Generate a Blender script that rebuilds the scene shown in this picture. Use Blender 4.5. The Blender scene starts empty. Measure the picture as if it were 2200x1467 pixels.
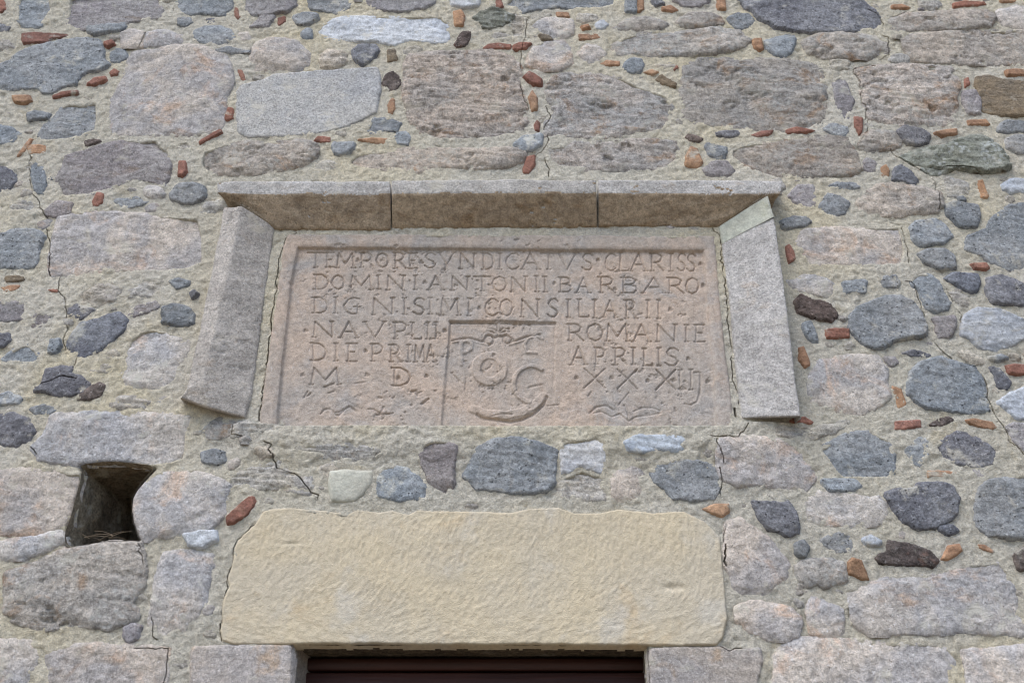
import bpy, math, random
import numpy as np

# ------------------------------------------------------------------ camera, world, sun, exposure
scene = bpy.context.scene
COL = scene.collection
F_PX, CX, CY = 2139.0, 1100.0, 733.5           # focal length in photo pixels, image centre
PITCH = math.radians(29.0)
CAM = np.array([0.0, -2.7, 1.60])              # a standing person's eye, 2.7 m from the wall
cam_data = bpy.data.cameras.new("camera")
cam_data.sensor_width = 36.0
cam_data.lens = 36.0 * F_PX / 2200.0
cam_data.clip_start = 0.05
cam_data.clip_end = 500.0
cam = bpy.data.objects.new("camera", cam_data)
cam.location = CAM.tolist()
cam.rotation_euler = (math.pi / 2 + PITCH, 0, 0)
COL.objects.link(cam)
scene.camera = cam

SUN_EL, SUN_AZ = math.radians(58), math.radians(-38)   # azimuth from the wall's normal, minus = left
world = bpy.data.worlds.new("World")
scene.world = world
world.use_nodes = True
wn = world.node_tree
wn.nodes.clear()
w_out = wn.nodes.new("ShaderNodeOutputWorld")
w_bg = wn.nodes.new("ShaderNodeBackground")
w_sky = wn.nodes.new("ShaderNodeTexSky")
w_sky.sky_type = 'NISHITA'
w_sky.sun_disc = False
w_sky.sun_elevation = SUN_EL
w_sky.sun_rotation = math.pi - SUN_AZ
w_sky.air_density = 1.0
w_sky.dust_density = 1.8
w_sky.ozone_density = 1.0
w_bg.inputs["Strength"].default_value = 0.13
wn.links.new(w_sky.outputs[0], w_bg.inputs["Color"])
wn.links.new(w_bg.outputs[0], w_out.inputs["Surface"])

sun_data = bpy.data.lights.new("sun", 'SUN')
sun_data.energy = 1.15
sun_data.angle = math.radians(40)
sun_data.color = (1.0, 0.99, 0.97)
sun = bpy.data.objects.new("sun", sun_data)
COL.objects.link(sun)
from mathutils import Vector
sdir = Vector((math.cos(SUN_EL) * math.sin(SUN_AZ), -math.cos(SUN_EL) * math.cos(SUN_AZ), math.sin(SUN_EL)))
sun.rotation_euler = sdir.to_track_quat('Z', 'Y').to_euler()
sun.location = (sdir * 30)[:]

vs = scene.view_settings
vs.view_transform = 'Standard'
vs.look = 'None'
vs.exposure = 1.02
vs.gamma = 1.0
vs.use_curve_mapping = False
scene.cycles.use_denoising = True
scene.cycles.filter_width = 1.15

# ------------------------------------------------------------------ maths helpers
FWD = np.array([0, math.cos(PITCH), math.sin(PITCH)])
UPV = np.array([0, -math.sin(PITCH), math.cos(PITCH)])

def wall_pt(px, py, h=0.0):
    """Photo pixel -> (x, z) on the wall's plane, h metres in front of it."""
    px = np.asarray(px, float); py = np.asarray(py, float)
    dx = px - CX
    dy = F_PX * FWD[1] + (CY - py) * UPV[1]
    dz = F_PX * FWD[2] + (CY - py) * UPV[2]
    t = (-h - CAM[1]) / dy
    return np.stack([CAM[0] + t * dx, CAM[2] + t * dz], -1)

def P3(px, py, h=0.0):
    q = wall_pt(px, py, h)
    return np.array([q[0], -h, q[1]])

def _hash(ix, iy, seed):
    n = (ix.astype(np.int64) * 374761393 + iy.astype(np.int64) * 668265263 + seed * 1442695041) & 0xFFFFFFFF
    n = ((n ^ (n >> 13)) * 1274126177) & 0xFFFFFFFF
    n = (n ^ (n >> 16)) & 0xFFFFFFFF
    return n.astype(np.float64) / 4294967295.0

def vnoise(x, y, seed=0):
    ix = np.floor(x); iy = np.floor(y)
    fx = x - ix; fy = y - iy
    ix = ix.astype(np.int64); iy = iy.astype(np.int64)
    ux = fx * fx * fx * (fx * (fx * 6 - 15) + 10); uy = fy * fy * fy * (fy * (fy * 6 - 15) + 10)
    a = _hash(ix, iy, seed); b = _hash(ix + 1, iy, seed)
    c = _hash(ix, iy + 1, seed); d = _hash(ix + 1, iy + 1, seed)
    return (a + (b - a) * ux) * (1 - uy) + (c + (d - c) * ux) * uy - 0.5

def fbm(x, y, seed=0, oct=4, gain=0.5):
    s = 0.0; a = 1.0; t = 0.0
    for o in range(oct):
        c, sn = math.cos(o * 0.9), math.sin(o * 0.9)
        s = s + a * vnoise((x * c - y * sn) * 2 ** o + 17.3 * o, (x * sn + y * c) * 2 ** o - 9.1 * o, seed + o * 7)
        t += a; a *= gain
    return s / t * 2.0          # about -1..1

def fbm_axis(x, y, seed=0, oct=4, gain=0.5):
    s = 0.0; a = 1.0; t = 0.0
    for o in range(oct):
        s = s + a * vnoise(x * 2 ** o + 17.3 * o, y * 2 ** o - 9.1 * o, seed + o * 7)
        t += a; a *= gain
    return s / t * 2.0

def sstep(a, b, x):
    t = np.clip((x - a) / (b - a), 0, 1)
    return t * t * (3 - 2 * t)

def sdf_poly(pts, poly):
    """Signed distance, positive inside."""
    x = pts[..., 0]; z = pts[..., 1]
    d2 = np.full(x.shape, 1e9); ins = np.zeros(x.shape, bool)
    n = len(poly)
    for i in range(n):
        ax, az = poly[i]; bx, bz = poly[(i + 1) % n]
        ex, ez = bx - ax, bz - az
        L = ex * ex + ez * ez + 1e-12
        t = np.clip(((x - ax) * ex + (z - az) * ez) / L, 0, 1)
        d2 = np.minimum(d2, (x - ax - t * ex) ** 2 + (z - az - t * ez) ** 2)
        cond = (az > z) != (bz > z)
        if abs(ez) > 1e-12:
            ins ^= cond & (x < (z - az) * ex / ez + ax)
    d = np.sqrt(d2)
    return np.where(ins, d, -d)

def chaikin(p, k=0.22):
    q = np.roll(p, -1, 0)
    return np.stack([p * (1 - k) + q * k, p * k + q * (1 - k)], 1).reshape(-1, 2)

def mesh_from(name, verts, faces, smooth=True):
    """verts (n,3), faces (m,4) or (m,3) int arrays (or list of such arrays)."""
    me = bpy.data.meshes.new(name)
    fl = faces if isinstance(faces, list) else [faces]
    fl = [np.asarray(f, np.int32) for f in fl if len(f)]
    verts = np.asarray(verts, np.float32)
    me.vertices.add(len(verts)); me.vertices.foreach_set("co", verts.ravel())
    loops = np.concatenate([f.ravel() for f in fl])
    sizes = np.concatenate([np.full(len(f), f.shape[1], np.int32) for f in fl])
    starts = np.concatenate([[0], np.cumsum(sizes)[:-1]]).astype(np.int32)
    me.loops.add(len(loops)); me.loops.foreach_set("vertex_index", loops)
    me.polygons.add(len(sizes)); me.polygons.foreach_set("loop_start", starts)
    me.polygons.foreach_set("loop_total", sizes)
    if smooth:
        me.polygons.foreach_set("use_smooth", np.ones(len(sizes), bool))
    me.update(calc_edges=True); me.validate()
    return me

def link(name, me, mat=None, parent=None, color=None, loc=None):
    o = bpy.data.objects.new(name, me)
    COL.objects.link(o)
    if mat is not None:
        me.materials.append(mat)
    if loc is not None:
        o.location = [float(c) for c in loc]
    if parent is not None:
        o.parent = parent
    if color is not None:
        o.color = (float(color[0]), float(color[1]), float(color[2]), 1.0)
    return o

def tag(o, label=None, cat=None, kind=None):
    if label: o["label"] = label
    if cat: o["category"] = cat
    if kind: o["kind"] = kind
    return o

def thing(name, label, cat, loc=(0, 0, 0)):
    e = bpy.data.objects.new(name, None)
    e.empty_display_size = 0.1
    e.location = loc
    COL.objects.link(e)
    return tag(e, label, cat)

# ------------------------------------------------------------------ materials
def srgb(r, g, b):
    return tuple(((c / 255) / 12.92 if c / 255 <= 0.04045 else ((c / 255 + 0.055) / 1.055) ** 2.4) for c in (r, g, b))

class NB:
    """small node-tree builder"""
    def __init__(s, name):
        s.m = bpy.data.materials.new(name); s.m.use_nodes = True
        s.t = s.m.node_tree; s.t.nodes.clear()
        s.out = s.t.nodes.new("ShaderNodeOutputMaterial")
        s.b = s.t.nodes.new("ShaderNodeBsdfPrincipled")
        s.t.links.new(s.b.outputs[0], s.out.inputs["Surface"])
    def l(s, a, b): s.t.links.new(a, b)
    def n(s, typ, **k):
        nd = s.t.nodes.new(typ)
        for a, v in k.items(): setattr(nd, a, v)
        return nd
    def coords(s, scale=(1, 1, 1), rnd=True):
        tc = s.n("ShaderNodeTexCoord")
        mp = s.n("ShaderNodeMapping"); mp.inputs["Scale"].default_value = scale
        if rnd:
            oi = s.n("ShaderNodeObjectInfo")
            mu = s.n("ShaderNodeMath", operation='MULTIPLY'); mu.inputs[1].default_value = 37.0
            s.l(oi.outputs["Random"], mu.inputs[0])
            ad = s.n("ShaderNodeVectorMath", operation='ADD')
            s.l(tc.outputs["Object"], ad.inputs[0]); s.l(mu.outputs[0], ad.inputs[1])
            s.l(ad.outputs[0], mp.inputs["Vector"])
        else:
            s.l(tc.outputs["Object"], mp.inputs["Vector"])
        return mp.outputs[0]
    def noise(s, vec, scale, detail=4, rough=0.55, dist=0.0):
        nd = s.n("ShaderNodeTexNoise")
        nd.inputs["Scale"].default_value = scale; nd.inputs["Detail"].default_value = detail
        nd.inputs["Roughness"].default_value = rough; nd.inputs["Distortion"].default_value = dist
        s.l(vec, nd.inputs["Vector"])
        return nd.outputs["Fac"]
    def vor(s, vec, scale, feature='F1', rand=1.0, out="Distance"):
        nd = s.n("ShaderNodeTexVoronoi", feature=feature)
        nd.inputs["Scale"].default_value = scale; nd.inputs["Randomness"].default_value = rand
        s.l(vec, nd.inputs["Vector"])
        return nd.outputs[out]
    def rng(s, v, a, b, c=0.0, d=1.0):
        nd = s.n("ShaderNodeMapRange", clamp=True)
        nd.interpolation_type = 'SMOOTHSTEP'
        for i, x in enumerate((a, b, c, d)): nd.inputs[i + 1].default_value = x
        s.l(v, nd.inputs[0]); return nd.outputs[0]
    def mix(s, fac, a, b, mode='MIX'):
        nd = s.n("ShaderNodeMix", data_type='RGBA', blend_type=mode)
        if isinstance(fac, (int, float)): nd.inputs[0].default_value = fac
        else: s.l(fac, nd.inputs[0])
        for i, v in ((6, a), (7, b)):
            if isinstance(v, tuple): nd.inputs[i].default_value = (*v, 1)
            else: s.l(v, nd.inputs[i])
        return nd.outputs[2]
    def math(s, op, a, b=None):
        nd = s.n("ShaderNodeMath", operation=op)
        for i, v in ((0, a), (1, b)):
            if v is None: continue
            if isinstance(v, (int, float)): nd.inputs[i].default_value = v
            else: s.l(v, nd.inputs[i])
        return nd.outputs[0]
    def grey(s, v):
        nd = s.n("ShaderNodeCombineColor")
        for i in range(3): s.l(v, nd.inputs[i])
        return nd.outputs[0]
    def bump(s, height, strength, dist, prev=None):
        nd = s.n("ShaderNodeBump")
        nd.inputs["Strength"].default_value = strength; nd.inputs["Distance"].default_value = dist
        s.l(height, nd.inputs["Height"])
        if prev is not None: s.l(prev, nd.inputs["Normal"])
        return nd.outputs[0]

def stone_mat(name, c1, c2, stain=None, stain_amt=0.0, stretch=1.0, dark=0.0, light=0.0,
              mottle=0.30, grain=0.22, bump=0.8, vesicle=0.0, rough=0.92, big=5.0, lich=0.0, smear=0.6):
    """c1/c2 rock colours, stain an iron stain, dark/light mineral grains, vesicle gas holes, lich pale crusts."""
    s = NB(name)
    v = s.coords((1, 1, stretch))
    viso = s.coords((1, 1, 1))
    n1 = s.noise(v, big, 5, 0.6, 0.4)
    col = s.mix(s.rng(n1, 0.41, 0.59), c1, c2)
    if stain:
        n2 = s.noise(v, big * 1.7, 6, 0.65, 0.8)
        col = s.mix(s.rng(n2, 0.60 - 0.10 * stain_amt, 0.74 - 0.06 * stain_amt, 0, 0.8 * min(1, stain_amt + 0.3)), col, stain)
    n3 = s.noise(viso if stretch < 2 else v, 42, 8, 0.78)
    col = s.mix(1.0, col, s.grey(s.rng(n3, 0.36, 0.64, 1 - mottle, 1 + mottle)), 'MULTIPLY')
    n4 = s.noise(viso, 150, 4, 0.8)
    col = s.mix(1.0, col, s.grey(s.rng(n4, 0.36, 0.64, 1 - grain, 1 + grain)), 'MULTIPLY')
    if dark:
        g = s.noise(viso, 120, 2, 0.6)
        col = s.mix(s.rng(g, 0.66 - 0.06 * dark, 0.72, 0, 0.75), col, tuple(c * 0.35 for c in c1))
    if light:
        g = s.noise(viso, 95, 3, 0.65)
        col = s.mix(s.rng(g, 0.62 - 0.08 * light, 0.74, 0, 0.8), col, tuple(min(0.75, c * 1.5 + 0.12) for c in c2))
    if lich:
        a = s.noise(viso, 7, 3, 0.6); b = s.vor(viso, 60)
        m = s.math('MULTIPLY', s.rng(a, 0.48, 0.62), s.rng(b, 0.52, 0.30))
        col = s.mix(s.math('MULTIPLY', m, lich), col, (0.55, 0.56, 0.53))
    # stray mortar smears on the faces
    sm = s.noise(viso, 11, 6, 0.7, 0.3)
    col = s.mix(s.rng(sm, 0.555, 0.68, 0, smear), col, (0.58, 0.545, 0.46))
    oi = s.n("ShaderNodeObjectInfo")
    col = s.mix(1.0, col, oi.outputs["Color"], 'MULTIPLY')
    h = s.math('ADD', s.math('MULTIPLY', n3, 1.0), s.math('MULTIPLY', n4, 0.45))
    nrm = s.bump(h, bump, 0.016)
    if vesicle:
        vv = s.vor(viso, 70)
        pick = s.noise(viso, 45, 1, 0.5)
        hole = s.math('MULTIPLY', s.rng(vv, 0.24, 0.12), s.rng(pick, 0.52, 0.60))
        nrm = s.bump(s.math('MULTIPLY', hole, -1.0), vesicle, 0.02, nrm)
        col = s.mix(s.math('MULTIPLY', hole, 0.75 * vesicle), col, tuple(c * 0.25 for c in c1))
    s.l(col, s.b.inputs["Base Color"]); s.l(nrm, s.b.inputs["Normal"])
    s.b.inputs["Roughness"].default_value = rough
    s.b.inputs["Specular IOR Level"].default_value = 0.25
    return s.m

def mortar_mat():
    s = NB("lime_mortar")
    v = s.coords((1, 1, 1), rnd=False)
    a = s.noise(v, 2.2, 5, 0.6, 0.5)
    col = s.mix(s.rng(a, 0.38, 0.62), srgb(221, 210, 183), srgb(217, 210, 195))
    lo = s.noise(v, 0.9, 3, 0.5)
    col = s.mix(s.rng(lo, 0.42, 0.60, 0, 0.8), col, srgb(210, 204, 189))
    st = s.noise(v, 6.5, 6, 0.7, 0.6)
    col = s.mix(s.rng(st, 0.56, 0.74, 0, 0.6), col, srgb(196, 181, 146))
    wh = s.noise(v, 9.0, 6, 0.7, 0.3)
    col = s.mix(s.rng(wh, 0.55, 0.70, 0, 0.7), col, srgb(224, 218, 202))
    m = s.noise(v, 60, 7, 0.8)
    col = s.mix(1.0, col, s.grey(s.rng(m, 0.36, 0.64, 0.82, 1.14)), 'MULTIPLY')
    f = s.noise(v, 190, 4, 0.8)
    col = s.mix(1.0, col, s.grey(s.rng(f, 0.36, 0.64, 0.84, 1.14)), 'MULTIPLY')
    sp = s.noise(v, 150, 2, 0.6)
    col = s.mix(s.rng(sp, 0.655, 0.74, 0, 0.65), col, srgb(130, 124, 112))
    h = s.math('ADD', s.math('MULTIPLY', m, 1.0), s.math('MULTIPLY', f, 0.7))
    nrm = s.bump(h, 0.95, 0.013)
    s.l(col, s.b.inputs["Base Color"]); s.l(nrm, s.b.inputs["Normal"])
    s.b.inputs["Roughness"].default_value = 0.95
    s.b.inputs["Specular IOR Level"].default_value = 0.15
    return s.m

MAT = {
 'L': stone_mat("pink_grey_limestone", srgb(197, 187, 176), srgb(174, 170, 168), srgb(196, 170, 148), 0.8, 1.0, light=0.4, dark=0.35, mottle=0.24, grain=0.2, big=4.0, smear=.75),
 'R': stone_mat("layered_limestone", srgb(184, 174, 162), srgb(166, 160, 153), srgb(172, 144, 118), 0.7, 1.35, light=0.4, dark=0.45, mottle=0.32, grain=0.18, bump=1.0, lich=0.35),
 'W': stone_mat("pale_marble", srgb(196, 198, 200), srgb(180, 184, 190), srgb(200, 190, 170), 0.3, 1.6, dark=0.3, mottle=0.2, grain=0.18, bump=0.6),
 'B': stone_mat("blue_grey_andesite", srgb(132, 136, 139), srgb(146, 148, 149), srgb(146, 138, 126), 0.3, 1.2, light=0.25, dark=0.35, mottle=0.26, grain=0.2, vesicle=0.8),
 'D': stone_mat("dark_basalt", srgb(108, 108, 113), srgb(124, 124, 127), None, 0, 1.2, light=0.45, dark=0.5, mottle=0.28, grain=0.25, vesicle=0.8),
 'P': stone_mat("mauve_grey_trachyte", srgb(150, 144, 144), srgb(160, 155, 153), srgb(150, 130, 108), 0.3, 1.5, light=0.3, dark=0.35, mottle=0.24, grain=0.22, vesicle=0.5),
 'G': stone_mat("green_grey_schist", srgb(136, 136, 122), srgb(150, 150, 138), srgb(120, 122, 96), 0.4, 1.6, light=0.6, dark=0.4, mottle=0.32, lich=0.7),
 'S': stone_mat("brown_sandstone", srgb(142, 126, 104), srgb(132, 120, 104), srgb(150, 122, 90), 0.5, 2.0, dark=0.4, mottle=0.3),
 'E': stone_mat("beige_rubble", srgb(184, 176, 162), srgb(174, 169, 162), srgb(188, 166, 140), 0.4, 1.6, light=0.2, dark=0.2, mottle=0.3, grain=0.25),
 'V': stone_mat("dark_scoria", srgb(88, 78, 74), srgb(104, 94, 88), srgb(120, 86, 70), 0.5, 1.0, light=0.5, dark=0.6, mottle=0.45, vesicle=0.9, bump=1.0),
 'K': stone_mat("red_brick", srgb(154, 111, 95), srgb(142, 102, 89), srgb(170, 136, 118), 0.4, 1.0, light=0.1, dark=0.3, mottle=0.26, grain=0.2, bump=0.6, smear=0.85),
 'O': stone_mat("tan_brick", srgb(180, 144, 114), srgb(168, 132, 106), srgb(188, 154, 122), 0.4, 1.0, light=0.1, dark=0.25, mottle=0.24, grain=0.18, bump=0.6, smear=0.85),
 'Y': stone_mat("smooth_greenish_white_stone", srgb(182, 182, 170), srgb(176, 174, 162), srgb(170, 168, 140), 0.5, 1.0, mottle=0.14, grain=0.12, bump=0.4),
}
MORTAR = mortar_mat()
# ------------------------------------------------------------------ traced stones
# one line per piece: kind letter, optional *brightness, outline points.  Coordinates are those of a photo tile
# (tile origin in photo pixels, enlarged 2.9945 times); they are turned into points on the wall's own plane.
ZOOM = 1647.0 / 550.0
TILES = {}
TILES[(0, 0)] = """
K -20,0 20,0 38,30 35,70 15,90 -20,80
B*1.05 110,-20 330,-30 345,60 300,130 235,190 150,180 105,140
P 430,-30 1030,-40 1050,60 1030,110 900,135 830,150 640,180 480,195 420,160 435,80
D -20,140 40,150 68,180 50,210 -20,215
K*.8 140,220 220,210 330,212 440,215 440,235 330,250 310,275 150,285 140,255
B 60,395 110,350 250,300 400,262 560,255 640,262 660,330 665,390 700,420 640,455 560,465 515,490 490,540 400,560 330,600 280,600 240,565 100,580 0,585 -40,570 -40,430
B 570,185 690,165 800,150 815,170 790,195 690,208 620,222 575,210
L 790,210 830,195 920,215 905,300 800,305
L 950,215 1040,205 1180,225 1190,270 1080,300 990,290 925,295
K 672,275 720,265 740,290 700,305 675,295
B 710,340 760,315 800,320 825,370 760,405 715,395
B 1130,-30 1480,-30 1500,60 1440,110 1330,100 1240,100 1150,85 1130,40
P 1555,-30 1880,-40 1905,40 1850,75 1700,105 1620,105 1565,60
K*.9 1510,50 1530,50 1540,100 1560,110 1530,130 1510,105
B 1150,125 1220,120 1235,150 1190,180 1150,165
D 1330,125 1385,120 1390,145 1350,160 1325,145
B*1.3 1245,205 1310,180 1430,175 1490,200 1515,245 1480,270 1400,290 1300,285 1255,245
L 1530,225 1590,215 1605,260 1545,270
B 1390,325 1480,310 1615,330 1610,350 1520,350 1400,340
E 1170,310 1225,310 1240,335 1180,340
L*.95 720,640 790,520 830,400 870,345 1000,335 1120,310 1300,310 1420,350 1480,430 1490,540 1450,620 1440,760 1430,830 1300,860 1090,870 870,885 700,870 690,800
K 560,545 610,510 680,500 685,520 600,555
K 705,470 735,445 765,460 755,480 715,490
K*.9 340,620 400,598 500,588 505,605 420,620 345,635
O*.85 75,615 185,615 200,650 150,672 95,660
B*.95 240,890 290,800 350,740 385,690 440,665 540,670 630,650 640,760 625,850 540,875 450,905 330,915 250,910
B 180,735 230,720 320,740 310,765 240,770 185,780
B -20,805 60,795 100,850 150,860 110,900 60,930 -20,920
P*.95 430,1010 520,980 640,945 790,905 920,905 1010,890 1050,940 1100,975 1095,1130 1060,1205 960,1170 860,1160 780,1195 700,1230 550,1265 380,1270 360,1150 400,1080
V 550,915 600,900 640,910 600,930 560,940
O 175,950 200,935 290,935 308,960 290,990 190,995
O*1.1 110,1005 195,895 215,900 160,980 115,1012
B 205,1060 230,1035 290,1080 295,1180 280,1255 230,1230 200,1140
D -30,1070 40,1075 95,1130 100,1170 60,1220 -30,1240
K 1150,1040 1195,1040 1200,1110 1175,1140 1150,1130
E 1135,915 1210,905 1240,940 1180,985 1140,960
K*.9 1280,915 1380,855 1420,840 1430,860 1350,900 1285,935
K*.95 1450,740 1470,695 1500,700 1500,770 1460,785 1445,770
K 1525,450 1555,450 1585,520 1560,535
K 595,1300 630,1240 665,1250 660,1300 630,1335 600,1330
B 1100,1250 1150,1190 1240,1185 1305,1210 1315,1270 1250,1310 1190,1315 1110,1285
B*1.15 690,1270 800,1280 880,1260 960,1300 900,1325 800,1345 740,1300
L 940,1205 1010,1215 1040,1260 980,1265 940,1240
E*.95 60,1320 120,1280 230,1290 250,1340 190,1370 100,1360
P 290,1360 370,1295 465,1310 450,1380 370,1400 310,1390
E 1300,1350 1340,1310 1430,1290 1450,1330 1370,1360 1305,1362
R 1275,1050 1300,980 1420,930 1600,925 1780,930 1920,910 2020,930 2030,990 1960,1060 1800,1090 1660,1110 1500,1110 1330,1115 1290,1080
M*1.03 1530,600 1560,555 1700,520 1760,490 2000,470 2200,455 2430,440 2440,560 2420,720 2320,770 2240,810 2070,855 1800,880 1600,885 1540,860 1530,760
E*.9 -30,250 60,260 90,300 40,330 -30,310
E 1445,1400 1490,1365 1560,1380 1570,1470 1460,1450
"""
TILES[(550, 0)] = """
L -30,370 0,280 120,260 250,270 330,330 350,390 260,450 120,460 -20,470
P 0,150 40,100 100,80 120,110 80,180 -40,185
K 140,120 185,108 192,140 150,170 138,165
B 325,-30 615,-30 610,40 560,85 510,90 440,70 360,60
P 680,-30 1180,-30 1150,25 1080,60 940,80 820,75 730,50
B 240,115 300,95 390,95 395,120 330,155 270,160
W 370,210 430,150 520,115 700,105 900,110 1120,105 1200,110 1240,160 1245,220 1230,270 1120,275 1000,260 890,295 820,285 760,265 600,265 500,262 420,235
B*1.15 290,215 330,185 360,200 355,250 310,260
E 420,350 480,325 560,340 570,390 500,440 430,430
D*1.1 620,330 660,295 770,288 785,330 740,390 690,420 630,380
S 850,330 890,325 910,390 850,400
E 960,340 1000,310 1060,320 1010,345 970,355
V 1280,290 1320,220 1360,180 1390,195 1375,250 1340,300 1290,305
O*.95 1270,80 1320,70 1340,110 1330,170 1280,178
W*.95 1250,-20 1440,-20 1430,40 1340,55 1260,45
K 1545,-10 1575,-10 1590,50 1560,65 1545,40
G*.8 1395,120 1440,85 1520,65 1620,80 1660,110 1600,160 1500,190 1470,185 1440,145
E 1470,230 1560,205 1630,190 1630,250 1540,265
K*.95 1455,310 1500,285 1570,280 1640,290 1640,315 1560,315 1470,320
K*.95 1655,295 1700,280 1770,285 1740,315 1690,325 1655,320
V*.9 820,540 840,480 880,465 915,490 930,540 890,580 840,590
O*.9 845,680 870,635 890,640 895,700 880,740 850,730
B*.95 700,845 750,760 840,760 900,780 938,800 900,850 830,850 760,870
B*1.2 880,930 910,860 960,850 1000,880 975,935
O 660,905 740,895 850,895 830,930 770,930 690,915
B*1.2 490,960 500,920 560,925 630,930 620,965 540,1000 510,990
K 375,910 400,885 480,885 480,915 420,920
T 965,420 985,370 1100,350 1300,345 1500,330 1640,370 1690,420 1680,520 1740,700 1740,780 1690,850 1560,890 1380,905 1150,905 1060,860 1000,790 985,700 960,620 970,530
R 580,1040 640,990 800,975 1000,965 1300,970 1640,965 1720,990 1700,1040 1560,1070 1250,1075 1130,1080 1050,1110 900,1095 740,1100 620,1080
E 370,1110 400,1060 480,1040 520,1060 480,1100
"""
TILES[(1100, 0)] = """
B*.95 0,-30 680,-30 670,40 560,60 420,65 300,45 150,70 70,90 20,55 -60,30
E -20,90 20,70 90,110 100,170 80,240 0,245 -20,200
B 735,0 795,-20 795,85 735,80
O*.85 805,-20 845,-20 848,60 820,85 800,80
D 900,10 950,0 975,30 930,45
O 965,55 1020,42 1070,70 1030,82 970,75
P 1010,-30 1280,-30 1260,20 1190,48 1110,45 1050,20
O 1325,0 1365,-10 1375,60 1350,70 1330,60
D*1.15 1410,-40 2200,-40 2330,60 2395,130 2360,190 2200,205 2000,215 1860,205 1800,200 1690,180 1600,130 1530,70
B 1390,115 1440,80 1520,90 1580,145 1540,170 1460,190 1410,150
R 660,180 740,140 850,120 960,150 1000,160 930,185 800,190 670,195
R 1060,150 1150,90 1270,95 1340,115 1350,150 1200,165 1090,170
O*.9 285,80 365,82 370,115 290,112
E 105,120 180,85 240,95 235,115 140,130
L*1.05 140,160 210,130 330,135 380,140 375,210 340,245 260,240 220,205 160,190
S 175,225 240,240 260,262 200,255
E 430,100 540,90 540,130 450,140 430,125
W*.95 540,155 590,130 615,165 580,190 545,185
O 445,175 490,165 500,185 455,195
O*.9 430,225 560,215 570,245 520,258 435,255
R 645,300 720,240 860,210 1000,225 1200,200 1330,190 1460,205 1520,260 1480,300 1330,330 1180,345 1000,345 850,360 720,355 660,330
O*.9 1550,260 1600,258 1615,320 1590,335 1560,310
L 100,410 150,310 230,265 330,270 375,320 380,410 300,445 210,450 160,435
L 430,350 480,290 540,290 590,340 560,390 490,410
O 560,415 610,390 690,400 690,425 600,425
B 710,440 760,385 830,390 840,420 820,470 740,465
O 850,470 900,455 940,470 900,490
S 930,520 960,490 1050,540 1045,560 980,540
E 920,420 1040,410 1030,435 950,435
K 1035,450 1060,420 1070,440 1045,460
K*.9 75,495 110,465 150,485 190,515 185,555 140,545 100,520
O*.88 110,630 130,580 160,630 160,710 135,712
K*.9 145,800 160,775 175,790 175,845 148,840
T 230,560 280,490 400,470 560,465 700,500 850,570 1000,620 1035,680 1010,790 980,850 830,850 700,870 500,885 300,885 215,870 225,780 290,720 240,640
R*.95 1095,560 1110,430 1200,390 1500,380 1800,380 1980,420 2010,560 2000,650 2010,720 2000,790 1900,850 1700,840 1500,830 1300,810 1170,800 1110,760 1090,670
V 1115,885 1150,865 1235,895 1200,912 1140,905
D 1310,855 1400,845 1475,840 1460,870 1390,885 1320,875
K 1535,870 1600,845 1680,840 1660,865 1580,885
B*.9 1235,940 1260,915 1330,940 1380,950 1370,1020 1330,1035 1260,1000
O*.88 1125,1000 1150,945 1190,960 1225,1050 1200,1085 1110,1075
B*1.2 10,930 80,880 185,865 185,935 140,970 60,975
K*1.05 75,1080 100,1010 145,1000 140,1060 110,1115 75,1110
T*.95 210,950 400,930 700,910 900,905 1050,910 1080,960 1060,1040 1000,1085 800,1090 500,1095 300,1080 240,1040
R*.82 1400,960 1480,930 1700,900 1900,880 2140,890 2190,970 2230,1080 2180,1120 1990,1125 1800,1130 1650,1140 1540,1100 1470,1060 1400,1010
P 1230,1090 1280,1050 1380,1045 1430,1100 1400,1135 1250,1130
"""
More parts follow.
